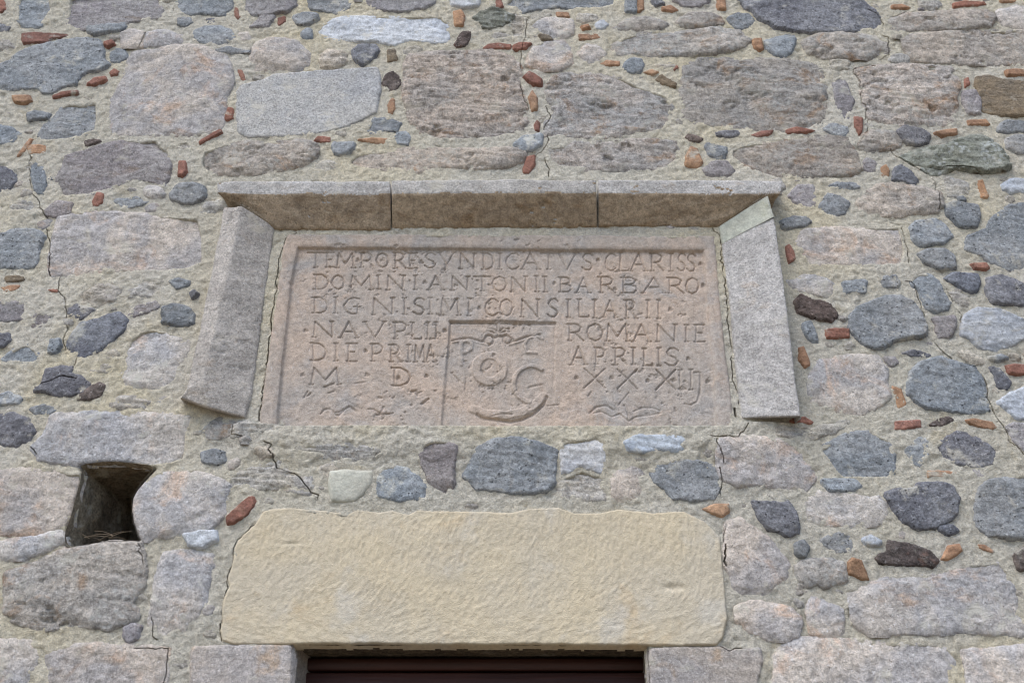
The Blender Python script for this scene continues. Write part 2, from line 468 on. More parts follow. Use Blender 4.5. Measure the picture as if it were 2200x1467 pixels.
TILES[(1650, 0)] = """
O*.95 795,35 860,25 920,50 830,60 795,55
E 980,10 1080,-10 1110,35 1060,60 1000,45
K*1.05 1190,25 1260,12 1390,18 1410,40 1270,45 1195,50
O 1485,8 1600,0 1590,18 1500,22
R 790,130 860,90 1000,85 1200,70 1400,75 1450,110 1420,160 1250,180 1050,185 870,195 800,185
L*1.08 1480,70 1560,40 1700,30 1700,170 1620,178 1530,165 1490,120
B -20,265 60,235 160,220 175,260 150,330 110,375 50,360 0,320
R 220,270 320,235 480,230 700,240 760,280 770,330 690,345 640,380 500,375 360,370 270,345
R*1.05 870,270 960,225 1080,215 1300,200 1700,190 1720,400 1650,415 1400,415 1200,405 1060,400 950,385 900,330
E 790,385 860,355 900,380 840,410
E*.95 405,395 520,380 515,440 410,435
P 415,510 455,475 500,510 520,590 545,650 530,720 510,790 470,780 450,690 430,600
T*1.06 565,440 700,430 900,430 1180,440 1220,540 1190,630 1210,720 1190,790 1050,800 850,810 720,790 650,750 620,620 590,520
O*.85 1530,460 1600,450 1700,460 1700,485 1600,490 1540,490
S 1340,500 1420,490 1500,520 1720,545 1720,745 1500,745 1380,720 1360,640
P*1.1 1250,590 1330,590 1365,640 1365,730 1290,725 1260,650
K 1260,510 1290,495 1300,540 1270,560
K 555,755 605,765 600,850 585,875 560,820
B 345,830 420,790 500,800 520,850 490,885 420,870 360,850
K 115,840 180,825 300,850 230,860 120,862
O 1285,775 1400,770 1430,800 1380,805 1290,805
B*.9 1480,820 1530,780 1640,785 1700,800 1690,850 1540,860 1490,845
D 835,850 880,825 1000,840 1045,870 1030,920 930,935 870,905
O*.9 1075,855 1170,835 1215,830 1215,860 1120,875
R*.95 595,945 620,880 680,850 800,865 840,920 820,945 700,965 630,970
G 840,1010 920,970 1120,950 1250,890 1380,835 1440,880 1530,1010 1550,1080 1480,1100 1330,1100 1200,1085 1100,1130 1040,1120 960,1070
B*1.15 1540,900 1600,875 1700,880 1700,980 1600,985 1545,950
O*.9 720,1085 760,1060 780,1100 775,1140 730,1140
P 610,1050 640,1015 690,1040 685,1110 630,1100
D*1.05 805,1130 820,1080 860,1065 920,1100 968,1165 940,1185 870,1160 810,1160
B 395,1200 450,1180 600,1190 580,1210 480,1220 410,1215
E 1120,1170 1180,1150 1280,1185 1270,1230 1190,1258 1130,1210
O*.9 1350,1165 1380,1155 1400,1220 1420,1260 1410,1275 1375,1270
W 1505,1190 1580,1155 1700,1165 1700,1230 1560,1240 1515,1225
E 40,1165 70,1150 95,1200 80,1250 40,1250
P*1.15 130,1260 200,1190 290,1190 310,1270 300,1360 230,1345 170,1310
B*.95 335,1340 380,1245 460,1270 512,1310 490,1380 410,1405 345,1380
R 555,1310 620,1260 700,1195 850,1200 1000,1220 1090,1250 1110,1320 1080,1355 950,1365 770,1385 650,1365 560,1370
B 1145,1325 1200,1305 1350,1325 1360,1390 1340,1460 1240,1460 1160,1390
B*1.05 1400,1467 1450,1390 1560,1310 1720,1300 1720,1690 1640,1755 1560,1740 1440,1700 1380,1640 1270,1610 1260,1560 1300,1510
B 80,1430 160,1400 230,1405 270,1430 220,1460 100,1465
"""
TILES[(1650, 490)] = """
L 195,90 230,30 400,10 600,0 850,-10 880,60 900,160 880,240 750,250 600,250 500,260 370,250 260,250 215,180
B*1.15 915,0 960,-40 1080,-60 1130,-30 1190,50 1130,95 1040,105 970,125 930,70
B*.95 965,170 1020,140 1150,140 1190,190 1200,260 1100,260 1000,220
K 110,120 135,103 165,150 172,200 135,230 118,170
K 1310,235 1400,230 1420,255 1400,272 1330,260
L 130,340 250,310 390,330 430,360 410,430 300,420 220,400 150,385
B*1.1 470,340 540,325 630,340 625,420 550,405 490,425
B 730,310 820,300 840,350 830,380 740,380
B 905,340 960,290 1040,290 1100,340 1130,410 1175,480 1160,530 1080,545 1010,515 985,450 955,390
E*.9 1160,405 1250,395 1310,430 1300,490 1230,515 1195,480
D*1.1 1130,325 1200,295 1350,295 1360,360 1340,410 1290,405 1200,365
D*1.1 1400,400 1420,330 1500,300 1600,330 1720,400 1720,495 1600,500 1450,480
V 170,480 215,435 300,465 400,500 440,555 410,595 320,580 230,550 190,530
B 230,620 270,605 310,680 320,740 290,745 240,680
K*1.05 375,655 430,645 520,648 525,700 440,712 380,705
B 525,560 560,520 670,480 760,440 850,440 930,490 980,550 1015,640 1000,690 880,710 800,720 740,770 690,780 620,750 560,700 530,640
P*.95 1060,580 1200,570 1205,620 1170,690 1100,705 1090,620
W*.9 1255,620 1280,550 1350,510 1480,520 1580,570 1660,600 1660,700 1560,760 1480,800 1370,780 1300,720 1240,690
D 865,805 940,785 1050,815 1020,830 930,820
P 745,830 820,830 830,860 800,885 765,860
E 1240,790 1280,780 1380,850 1380,875 1320,860 1260,820
B 1420,840 1500,815 1540,840 1480,860
D 1420,890 1490,900 1560,990 1540,1035 1490,1030 1450,940
K 1535,890 1580,880 1720,885 1720,935 1600,945 1550,935
O*.85 200,770 230,758 260,840 262,880 240,898 205,855
L*1.03 290,930 320,850 400,820 550,825 700,840 750,920 755,1030 775,1090 700,1130 640,1165 560,1185 450,1180 330,1150 275,1090 275,1000
O*.85 790,1010 845,1005 890,1130 880,1160 835,1160
B 905,1010 930,920 1000,870 1110,835 1220,870 1330,890 1375,960 1415,1100 1425,1170 1300,1190 1150,1180 1020,1160 940,1110 910,1070
W 1485,1120 1560,1070 1720,1000 1720,1230 1590,1225 1540,1170
K*1.08 815,1245 975,1240 982,1280 880,1290 818,1295
V 1040,1265 1100,1235 1160,1220 1190,1235 1140,1255 1060,1270
O*.8 1270,1240 1320,1230 1440,1250 1475,1285 1440,1300 1370,1285 1290,1260
K 130,1235 190,1215 240,1215 290,1250 280,1265 200,1255 140,1260
E*.95 20,1270 130,1262 300,1275 320,1290 310,1310 240,1320 150,1340 80,1330 20,1320
E 200,1340 330,1290 500,1235 510,1250 400,1310 270,1350
B*1.02 310,1420 400,1380 490,1320 560,1305 680,1310 790,1370 810,1460 815,1560 800,1610 700,1625 600,1620 480,1620 430,1580 370,1490
B*1.15 890,1440 950,1345 1010,1345 1025,1440 1010,1490 970,1535 920,1510
D*1.1 1055,1400 1150,1340 1220,1310 1310,1320 1400,1380 1480,1460 1470,1510 1330,1545 1200,1520 1110,1490
P*1.2 1530,1290 1580,1265 1720,1260 1720,1470 1640,1440 1570,1370
L*.98 -310,1380 -200,1355 0,1370 120,1370 200,1420 260,1520 290,1600 230,1660 100,1670 -50,1640 -200,1650 -290,1600 -320,1480
"""
TILES[(1650, 977)] = """
O*.95 1025,105 1090,100 1260,115 1265,150 1150,145 1030,142
D*1.05 755,260 830,230 940,225 960,190 1080,190 1180,220 1215,290 1205,380 1150,430 1080,470 960,470 850,430 800,340
B 1320,340 1350,240 1420,180 1560,140 1720,110 1720,520 1560,530 1400,520 1330,460
D 1100,475 1180,460 1215,490 1150,515
L*1.03 235,290 340,240 560,235 720,250 755,330 750,400 680,445 520,440 420,435 340,425 250,410
B*1.2 350,170 420,160 570,170 600,200 540,225 400,220
D -105,300 -20,305 60,310 130,305 175,370 190,500 130,525 60,500 0,470 -60,420
E 0,265 60,255 110,290 60,300 0,300
B 330,560 400,510 480,475 545,530 545,620 460,630 380,590
B 170,580 230,555 255,600 230,655 180,625
W*.95 610,550 660,530 720,560 690,578 630,572
V*.8 695,665 770,630 780,550 900,570 980,590 1050,630 1088,680 1060,715 970,700 900,715 800,705 710,690
O 1120,670 1160,590 1230,575 1245,610 1200,655 1150,675
O*.9 1350,575 1390,570 1470,625 1440,630 1360,600
V 1600,660 1647,600 1720,600 1720,740 1620,720
R*1.02 190,730 260,690 400,690 475,720 480,800 400,820 370,845 320,800 260,830 210,790
O*.7 515,690 545,665 600,680 640,780 650,800 600,800 520,765
L -262,440 -180,420 -60,500 40,590 110,670 125,760 90,830 20,890 -60,920 -160,920 -200,880 -210,780 -262,700
L*1.03 530,890 620,850 850,800 1050,770 1250,700 1500,680 1560,760 1580,900 1590,1030 1640,1100 1620,1150 1500,1130 1300,1125 1050,1140 850,1130 680,1150 600,1100 550,1010
L*1.05 270,1040 290,930 400,930 450,990 465,1080 460,1150 370,1165 300,1140
L*1.08 -190,1000 -100,960 0,965 120,990 200,1060 180,1150 100,1180 0,1170 -100,1120 -190,1060
L*1.05 60,1300 120,1200 300,1200 500,1195 800,1200 1050,1200 1150,1230 1185,1330 1195,1500 1195,1660 60,1660
L*1.12 1260,1260 1420,1270 1560,1250 1720,1240 1720,1660 1290,1660 1300,1400
"""
TILES[(1100, 977)] = """
J*1.05 895,1262 1100,1250 1350,1245 1400,1268 1590,1250 1600,1330 1570,1440 1570,1700 895,1700
W*1.08 310,-80 420,-95 540,-115 590,-80 592,60 575,120 520,100 440,70 370,115 315,120
E 315,135 370,125 440,85 520,112 592,130 595,270 590,285 470,285 310,275
W*.98 720,-70 800,-110 1100,-120 1115,-80 1085,-10 950,-30 830,-5 740,-20
L*.95 660,180 690,110 800,90 830,130 820,220 840,270 740,300 665,290
B*1.0 890,110 940,50 1060,30 1180,50 1290,70 1320,130 1335,240 1300,290 1180,295 1040,285 970,220 920,180
O 1215,350 1300,320 1390,320 1390,370 1350,400 1290,375
"""
TILES[(550, 977)] = """
P*.9 1050,0 1060,-60 1130,-90 1230,-85 1280,-50 1275,60 1255,250 1235,280 1200,270 1120,220 1105,130
B 1330,130 1380,40 1420,-40 1520,-85 1700,-90 1850,-60 1940,-20 1930,60 1920,180 1870,240 1750,250 1600,240 1420,225 1380,170
B*1.08 775,230 790,100 860,65 960,85 1040,140 1120,230 1110,300 1010,290 930,300 850,285 785,270
Y 480,110 560,100 755,105 740,190 690,250 640,295 560,298 485,290 470,200
"""
TILES[(0, 977)] = """
L*1.02 -30,110 200,95 350,85 460,115 540,105 530,200 470,280 440,370 420,430 330,500 200,505 60,500 -30,500
L*1.1 -30,565 240,548 310,520 380,510 420,540 330,580 240,620 130,660 -30,655
R*1.08 40,770 200,710 350,640 450,590 600,560 700,540 880,550 900,620 910,760 900,850 830,950 870,1040 800,1070 700,1105 500,1090 380,1120 250,1110 100,1060 40,1000
L*1.02 1020,770 1060,640 1200,630 1380,640 1370,740 1320,840 1310,960 1250,1030 1200,1110 1050,1185 990,1160 975,1020 1000,900
L*1.03 845,270 880,225 950,150 1100,120 1350,140 1460,200 1440,300 1420,380 1350,460 1200,490 1090,510 1000,495 930,540 880,530 850,440 840,360
W*1.0 1185,515 1280,500 1380,490 1385,545 1300,590 1220,580
K*.9 1465,400 1600,265 1635,260 1647,300 1590,390 1500,440 1475,435
E*1.05 1440,230 1480,130 1600,70 1780,50 1900,110 1980,150 2030,230 1960,240 1850,205 1740,195 1620,200 1510,220 1450,300
L*1.03 300,1290 500,1240 700,1230 870,1245 1080,1250 1075,1380 1050,1500 1040,1660 280,1660 290,1400
L*1.0 -30,1190 50,1185 180,1210 215,1280 190,1400 160,1480 -30,1560
P*1.15 800,1110 850,1075 905,1100 890,1180 830,1205 795,1160
E*.95 840,890 900,885 915,930 860,960
J*1.08 1245,1250 1400,1240 1640,1240 1860,1242 1870,1300 1850,1700 1230,1700
"""
TILES[(0, 490)] = """
L*1.06 330,300 335,180 360,60 400,-70 560,-110 800,-90 1100,-80 1290,-70 1320,60 1320,230 1200,275 1000,290 830,290 700,265 600,300 400,320
B*1.05 -30,30 60,20 240,20 285,60 260,140 230,250 130,270 -30,260
E 820,450 830,400 950,350 1050,340 1060,390 1000,440 900,455
B 1085,345 1150,325 1220,345 1215,370 1140,395
D 1225,420 1250,405 1270,425 1250,450
E 490,430 560,380 690,360 760,395 780,430 700,480 600,490 500,460
B*.85 1055,570 1055,520 1130,485 1220,510 1245,560 1240,620 1160,630 1060,600
P*1.1 825,560 890,505 1000,470 1025,500 950,540 840,575
D 435,530 500,500 610,525 570,560 520,585 450,560
D*1.05 430,760 470,680 520,620 640,590 700,560 760,540 820,600 790,670 700,750 640,800 560,830 500,825
P*.85 -30,480 160,478 185,540 150,590 0,605 -30,600
P*.9 215,570 260,535 315,570 300,620 240,655 205,630
D -30,690 60,680 65,720 20,760 -30,770
B*1.15 15,850 90,780 180,740 240,780 270,850 220,885 100,875
B*1.1 325,800 335,730 380,720 385,760 350,805
E 670,820 740,785 760,810 690,840
D 285,970 300,905 390,890 470,895 450,940 540,970 580,1010 560,1060 450,1080 380,1080 290,1060 220,1050 270,1010
V*1.2 460,1100 560,1050 640,995 670,1020 640,1070 550,1105
L*1.04 800,800 830,720 900,660 980,640 1120,670 1200,740 1190,820 1160,900 1150,980 1060,1040 920,1020 800,1010 790,940 820,880
B 200,1165 280,1145 355,1170 320,1190 230,1195
D*1.05 -30,1190 80,1185 180,1230 210,1300 190,1370 80,1410 -30,1410
B*1.2 -30,1080 60,1060 140,1100 120,1130 -30,1140
O 0,380 70,370 130,375 110,405 30,415
K 300,400 370,390 380,415 340,415
S 35,320 130,315 150,330 60,350
E 700,1140 770,1100 900,1080 980,1110 930,1150 800,1150
E*.95 590,920 650,885 720,890 660,925
L*1.0 215,1420 300,1330 340,1220 600,1200 1000,1195 1210,1220 1215,1330 1205,1490 1100,1530 950,1545 800,1525 650,1505 540,1530 400,1500 260,1480
B 1300,1450 1380,1425 1440,1445 1450,1500 1380,1520 1310,1500
R 1280,1310 1400,1235 1490,1255 1485,1320 1420,1335
"""
TILES[(480, 880)] = """
E*1.08 60,115 80,85 230,77 370,86 350,148 200,160 70,166
E*1.0 322,240 400,228 745,228 1030,252 1075,275 970,338 790,338 715,315 570,298 455,280 335,280
E*.97 230,262 300,270 318,300 250,318
E*1.04 620,375 700,340 760,360 690,420 640,430
"""
# cracks: tile, width in mm, depth in mm, points
CRACKS = [
 ((0, 0), 4, 22, "195,1000 190,1100 205,1240 245,1280 260,1340 320,1420 300,1467"),
 ((0, 490), 4, 22, "300,0 310,60 325,120"), ((0, 490), 6, 30, "325,120 328,200 325,310"),
 ((0, 490), 4, 25, "385,330 385,400 420,470 430,580 435,660 410,720 418,790"), ((0, 490), 3, 15, "490,850 470,900"),
 ((0, 490), 5, 20, "220,1030 300,1005 360,970 420,965 500,975"),
 ((0, 490), 4, 20, "205,1410 240,1460"),
 ((0, 490), 5, 25, "1495,1260 1490,1330 1560,1345 1620,1372"),
 ((550, 490), 5, 25, "50,1380 95,1400 105,1460"),
 ((550, 977), 5, 25, "105,0 130,90 260,125 320,190 360,240 395,265 380,335 350,345"),
 ((1100, 0), 3, 15, "100,100 95,180 60,330 50,400 65,500"), ((1100, 0), 3, 15, "45,540 80,650 110,700"),
 ((1100, 0), 4, 20, "220,680 245,750 205,835"), ((1100, 0), 4, 22, "230,870 215,960 150,1000"),
 ((1100, 0), 4, 22, "205,1010 235,1080 237,1140"),
 ((1650, 0), 5, 25, "640,60 695,90 745,150 735,230 770,240 780,350 715,385"),
 ((1650, 0), 4, 22, "680,430 575,430 550,450 595,530 600,640 630,700 630,770"),
 ((1650, 0), 4, 22, "650,770 640,850 600,910 590,945"),
 ((1650, 0), 5, 22, "780,970 825,1005 900,1040 1040,1120"),
 ((1650, 0), 4, 16, "1040,1080 1110,1100 1150,1080 1240,1085 1330,1105 1380,1135"),
 ((1650, 0), 3, 15, "1070,1150 1100,1280 1095,1350"), ((1650, 0), 4, 18, "740,1385 770,1430 850,1450"),
 ((1650, 0), 3, 15, "610,1040 640,1100 690,1165"), ((1650, 0), 3, 15, "790,105 850,95 890,75"),
 ((1650, 490), 4, 22, "860,0 890,120 905,200 920,290"),
 ((1650, 490), 5, 28, "895,335 940,370 980,480 1010,580 1035,690 1080,740 1120,800 1200,850 1280,885 1350,900 1390,970 1430,1120 1480,1220 1520,1290 1560,1380 1640,1460"),
 ((1650, 490), 3, 15, "1150,390 1190,490 1250,560 1245,620"),
 ((0, 977), 3, 18, "1647,440 1590,490 1530,550 1505,600 1495,700 1460,800 1470,850 1430,940 1425,1080"),
 ((0, 977), 6, 26, "1425,1080 1412,1130 1425,1195"),
 ((0, 977), 3, 15, "870,1240 1000,1250 1080,1245 1075,1380 1055,1467"), ((0, 977), 3, 15, "905,570 930,740"),
 ((0, 977), 3, 15, "970,1020 985,1170 1010,1190"),
 ((1100, 977), 4, 20, "1340,-20 1355,60"), ((1100, 977), 4, 20, "1330,80 1345,180 1340,260"),
 ((1100, 977), 3, 18, "1375,420 1380,480 1360,560"), ((1100, 977), 9, 40, "1366,575 1378,715"),
 ((1100, 977), 3, 15, "1340,1225 1400,1268 1480,1240"),
 ((1100, 490), 3, 18, "1310,1355 1330,1420 1345,1470"), ((1100, 490), 4, 20, "1275,1350 1450,1350 1515,1265"),
 ((550, 490), 5, 30, "250,40 190,70 150,200 130,400 108,520"), ((550, 490), 7, 40, "108,520 98,660 75,800 60,960 40,1100 20,1240"),
 ((1100, 490), 5, 30, "1290,0 1345,60 1350,210 1380,440 1395,650 1420,790 1425,980 1460,1090 1458,1130"),
 ((1100, 490), 12, 50, "1436,1150 1438,1210"),
 ((0, 0), 4, 18, "940,215 915,260 900,310"), ((0, 0), 3, 16, "1130,20 1105,90 1060,180"), ((0, 0), 4, 14, "1612,315 1612,350 1560,350"),
]
# incised letters: character, left, right (tile at photo pixel 550,490), per line: top/base at x=350 and at x=2850
LETTERS = [
 (158, 250, 165, 278, "T330-440 E445-505 M515-632 P665-742 O775-852 R880-962 E980-1037 S1085-1157 Y1180-1272 N1310-1412 D1450-1532 I1555-1585 C1610-1690 A1712-1817 T1832-1937 V1947-2057 S2097-2172 C2247-2317 L2330-2400 A2412-2507 R2532-2622 I2655-2685 S2712-2767 S2772-2832",
  "655,205 1062,218 2200,205 2860,230"),
 (300, 390, 320, 424, "D370-467 O485-567 M600-747 I775-805 N840-957 I1010-1040 A1110-1202 N1255-1372 T1400-1512 O1520-1612 N1640-1742 I1790-1820 I1845-1875 B1950-2032 A2065-2147 R2200-2312 B2350-2455 A2490-2627 R2645-2752 O2765-2852",
  "1085,350 1920,355 2310,390 2877,368"),
 (445, 548, 465, 585, "D360-462 I500-525 G565-672 N745-892 I940-970 S1010-1087 I1105-1135 M1185-1307 I1355-1385 C1475-1557 O1570-1652 N1700-1827 S1875-1947 I1995-2025 L2065-2142 I2165-2195 A2235-2317 R2370-2447 I2505-2535 I2575-2605",
  "1435,515 2665,522"),
 (600, 702, 622, 732, "N365-502 A540-652 V700-827 P880-967 L990-1062 I1090-1120 I1145-1175 R2000-2107 O2130-2232 M2250-2397 A2430-2532 N2575-2707 I2755-2785 E2820-2887",
  "318,660 1212,660"),
 (740, 852, 775, 884, "D350-452 I500-530 E580-652 P735-812 R855-932 I968-995 M1020-1087 A1095-1152 A2030-2122 P2175-2242 R2300-2387 I2415-2445 L2485-2552 I2580-2605 S2635-2722",
  "705,790 2780,840"),
 (895, 1002, 910, 1040, "M345-542 D870-992 X2110-2250 X2325-2455 X2575-2700 I2715-2745 I2785-2812",
  "300,945 712,945 915,962 1095,950 2060,962 2285,962 2520,980 2690,975 2905,985"),
]
# other carved lines on the plaque (same tile), width mm, depth mm
CARVED = [
 (9, 7, "1250,603 1400,603 1540,603 1580,603 1700,607 1922,612"), (4, 3, "1250,605 1243,740 1228,860 1215,1000 1205,1120 1196,1240"),
 (2, 1.2, "1922,640 1918,800 1912,1000"),
 (7, 6, "1265,718 1320,705 1390,705 1450,728 1470,715"), (6, 6, "1530,710 1522,735 1498,742 1474,730 1470,705 1486,684 1512,684 1530,702 1560,690 1590,690"),
 (6, 6, "1590,690 1612,680 1640,700 1640,725 1615,738 1592,722 1590,700"), (7, 6, "1640,728 1690,715 1740,695 1790,690 1830,680"),
 (5, 5, "1555,690 1555,640 1548,610"), (5, 5, "1550,660 1520,640 1490,640"), (5, 5, "1560,660 1590,640 1625,640"), (4, 4, "1545,670 1510,660"), (4, 4, "1565,670 1605,655"),
 
 
  (4, 3, "1480,905 1510,885 1515,870"),
 (4, 4, "1255,925 1300,970"), (3, 3, "1350,960 1345,1040"),
  (5, 4, "1755,1020 1835,1005"),
 (8, 7, "1425,1195 1460,1218 1550,1228 1640,1240 1710,1225 1790,1190 1850,1130 1870,1085"), (4, 3, "1510,1210 1590,1190 1647,1195"),
 (5, 4, "415,1192 440,1165 475,1160 510,1200 530,1203 570,1165 600,1146 640,1175"), (4, 3, "460,1160 500,1190 540,1180 585,1155"),
 (4, 4, "720,1165 760,1165 800,1195 820,1150"), (4, 4, "770,1200 830,1195 880,1190"), (4, 3, "810,1230 830,1205"),
 (4, 4, "310,1090 330,1050"), (4, 4, "325,1080 350,1060"), (6, 5, "1000,1050 1030,1045 1040,1075"), (6, 5, "1065,1130 1110,1100"),
 (5, 4, "2150,1185 2190,1150 2250,1140 2300,1170"), (4, 3, "2170,1190 2220,1180 2290,1215 2340,1195 2395,1240"), (4, 3, "2400,1240 2440,1215 2520,1205 2600,1190"),
 (4, 3, "2430,1180 2480,1155 2550,1155 2600,1175"), (3, 3, "2370,1140 2390,1190 2400,1235"), (3, 2, "2330,1140 2400,1060"), (3, 2, "2440,1140 2455,1160"),
 (5, 4, "2857,930 2860,1000 2855,1070 2840,1115 2800,1138 2760,1130"), (5, 4, "2820,930 2857,930"),
 (4, 3, "1650,1065 1680,1040"), (4, 3, "2140,1080 2155,1055"), (5, 5, "440,1020 500,1000"), (4, 3, "465,1060 500,1050"), (4, 3, "640,1000 700,990"), (4, 3, "1880,1140 1945,1135"),
]

# raised carving in the sunk emblem panel: width mm, height mm, points in photo pixels of a 5.643-fold enlargement from (930, 660)
RAISED = [
 (12, 5.5, [(345, 690), (340, 560), (345, 420)]), (12, 5.5, [(345, 415), (420, 395), (470, 430), (460, 500), (390, 545), (350, 550)]),
 (27, 6.0, [(690 + 165 * math.cos(a * math.pi / 12), 740 + 160 * math.sin(a * math.pi / 12)) for a in range(25)]),
 (13, 6.5, [(1195 + 215 * math.cos(a), 930 + 215 * math.sin(a)) for a in [(-55 - k * 14) * math.pi / 180 for k in range(16)]]),
 (10, 5.0, [(1330, 385), (1250, 345), (1150, 375), (1105, 460), (1140, 545), (1250, 560)]),
 (26, 5.0, [(480, 1230), (650, 1290), (880, 1310), (1080, 1270), (1240, 1180), (1340, 1080)]),
 (9, 4.0, [(240, 415), (420, 385), (600, 430), (650, 440)]), (9, 4.0, [(930, 450), (1080, 400), (1220, 350)]),
 (8, 4.0, [(790, 320), (800, 200)]), (8, 4.0, [(790, 320), (720, 260), (660, 260)]), (8, 4.0, [(800, 320), (870, 260), (910, 250)]),
]
MAT['M'] = stone_mat("smooth_pale_grey_limestone", srgb(172, 170, 166), srgb(164, 164, 164), srgb(178, 164, 150), 0.3, 1.0, dark=0.7, mottle=0.14, grain=0.3, bump=0.6)
MAT['T'] = stone_mat("pitted_limestone", srgb(188, 177, 166), srgb(172, 166, 160), srgb(164, 134, 106), 0.9, 1.4, light=0.6, dark=0.5, mottle=0.38, grain=0.22, bump=1.0, lich=0.3)
MAT['J'] = stone_mat("dressed_jamb_limestone", srgb(178, 168, 158), srgb(168, 162, 158), srgb(184, 160, 134), 0.6, 1.2, light=0.4, mottle=0.2, grain=0.2)
# proud mean, spread, edge radius, relief, freq, vertical stretch, strata, pits, outline noise, tilt
RELIEF = {
 'L': (.006, .005, .014, .0088, 7.5, 1.15, .0006, .0014, .0045, .03), 'R': (.007, .005, .016, .0085, 7, 1.35, .0016, .0075, .0050, .03),
 'T': (.006, .004, .014, .0085, 8, 1.3, .0020, .0130, .0050, .02), 'M': (.004, .001, .012, .0025, 5, 1.0, .0003, .0006, .0030, .01),
 'J': (.006, .002, .010, .0030, 6, 1.2, .0008, .0010, .0025, .01), 'W': (.007, .004, .012, .0055, 9, 1.4, .0018, .0006, .0040, .03),
 'B': (.005, .006, .013, .0060, 9, 1.3, .0012, .0010, .0040, .05), 'D': (.006, .006, .013, .0060, 10, 1.2, .0010, .0012, .0040, .05),
 'P': (.005, .004, .012, .0050, 8, 1.4, .0012, .0012, .0040, .03), 'G': (.010, .004, .012, .0080, 8, 1.5, .0040, .0010, .0040, .05),
 'S': (.007, .003, .010, .0040, 8, 1.6, .0015, .0008, .0030, .03), 'E': (.003, .004, .014, .0070, 10, 1.6, .0030, .0015, .0060, .03),
 'V': (.004, .003, .008, .0060, 22, 1.0, .0005, .0050, .0045, .03), 'K': (.006, .005, .005, .0024, 26, 1.0, .0004, .0006, .0014, .09),
 'O': (.006, .005, .005, .0024, 26, 1.0, .0004, .0006, .0014, .09), 'Y': (.008, .001, .016, .0030, 8, 1.0, .0002, .0002, .0010, .02),
}

def tile_pts(tile, txt):
    a = np.array([[float(c) for c in w.split(',')] for w in txt.split()])
    return a / ZOOM + np.array(tile, float)

# ---- cracks as world polylines
rng = np.random.default_rng(4)
CR = []
for tile, wmm, dmm, txt in CRACKS:
    q = tile_pts(tile, txt); w = wall_pt(q[:, 0], q[:, 1])
    out = []
    for a, b in zip(w[:-1], w[1:]):
        n = max(1, int(np.hypot(*(b - a)) / 0.012))
        for k in range(n):
            out.append(a + (b - a) * k / n + rng.normal(0, 0.0024, 2))
    out.append(w[-1])
    CR.append((np.array(out), wmm * 0.001, dmm * 0.001))

def apply_cracks(X, Z, h, g):
    """Sink vertices on a crack; vertices near the line are moved onto it."""
    X = X.copy(); Z = Z.copy(); h = h.copy()
    x0, x1, z0, z1 = X.min(), X.max(), Z.min(), Z.max()
    for line, w, dep in CR:
        lo = line.min(0) - .02; hi = line.max(0) + .02
        if lo[0] > x1 or hi[0] < x0 or lo[1] > z1 or hi[1] < z0: continue
        sel = np.nonzero((X > lo[0]) & (X < hi[0]) & (Z > lo[1]) & (Z < hi[1]))
        if len(sel[0]) == 0: continue
        px, pz = X[sel], Z[sel]
        best = np.full(px.shape, 1e9); qx = px.copy(); qz = pz.copy()
        for (ax, az), (bx, bz) in zip(line[:-1], line[1:]):
            ex, ez = bx - ax, bz - az; L = ex * ex + ez * ez + 1e-12
            t = np.clip(((px - ax) * ex + (pz - az) * ez) / L, 0, 1)
            cx, cz = ax + t * ex, az + t * ez
            d = (px - cx) ** 2 + (pz - cz) ** 2
            m = d < best
            best = np.where(m, d, best); qx = np.where(m, cx, qx); qz = np.where(m, cz, qz)
        d = np.sqrt(best)
        wide = w * 0.22
        on = d < np.maximum(wide, 0.5 * g)
        snap = on & (d < 0.5 * g) & (w < 2 * g)
        px = np.where(snap, qx, px); pz = np.where(snap, qz, pz)
        vary = 0.55 + 1.5 * vnoise(px * 14, pz * 14, 77) + .6 * vnoise(px * 60, pz * 60, 78) + (.35 if w > .0055 else 0)
        hh = h[sel]
        hh = np.where(on, hh - dep * np.clip(vary, 0.03, 1.3), hh)
        X[sel] = px; Z[sel] = pz; h[sel] = hh
    return X, Z, h

def crack_near(cx, cz, rad):
    m = np.zeros(cx.shape, bool)
    x0, x1, z0, z1 = cx.min(), cx.max(), cz.min(), cz.max()
    for line, w, dep in CR:
        lo = line.min(0) - rad - w; hi = line.max(0) + rad + w
        if lo[0] > x1 or hi[0] < x0 or lo[1] > z1 or hi[1] < z0: continue
        sel = np.nonzero((cx > lo[0]) & (cx < hi[0]) & (cz > lo[1]) & (cz < hi[1]))
        if len(sel[0]) == 0: continue
        px, pz = cx[sel], cz[sel]; best = np.full(px.shape, 1e9)
        for (ax, az), (bx, bz) in zip(line[:-1], line[1:]):
            ex, ez = bx - ax, bz - az; L = ex * ex + ez * ez + 1e-12
            t = np.clip(((px - ax) * ex + (pz - az) * ez) / L, 0, 1)
            best = np.minimum(best, (px - ax - t * ex) ** 2 + (pz - az - t * ez) ** 2)
        m[sel] |= np.sqrt(best) < rad + w * .5
    return m

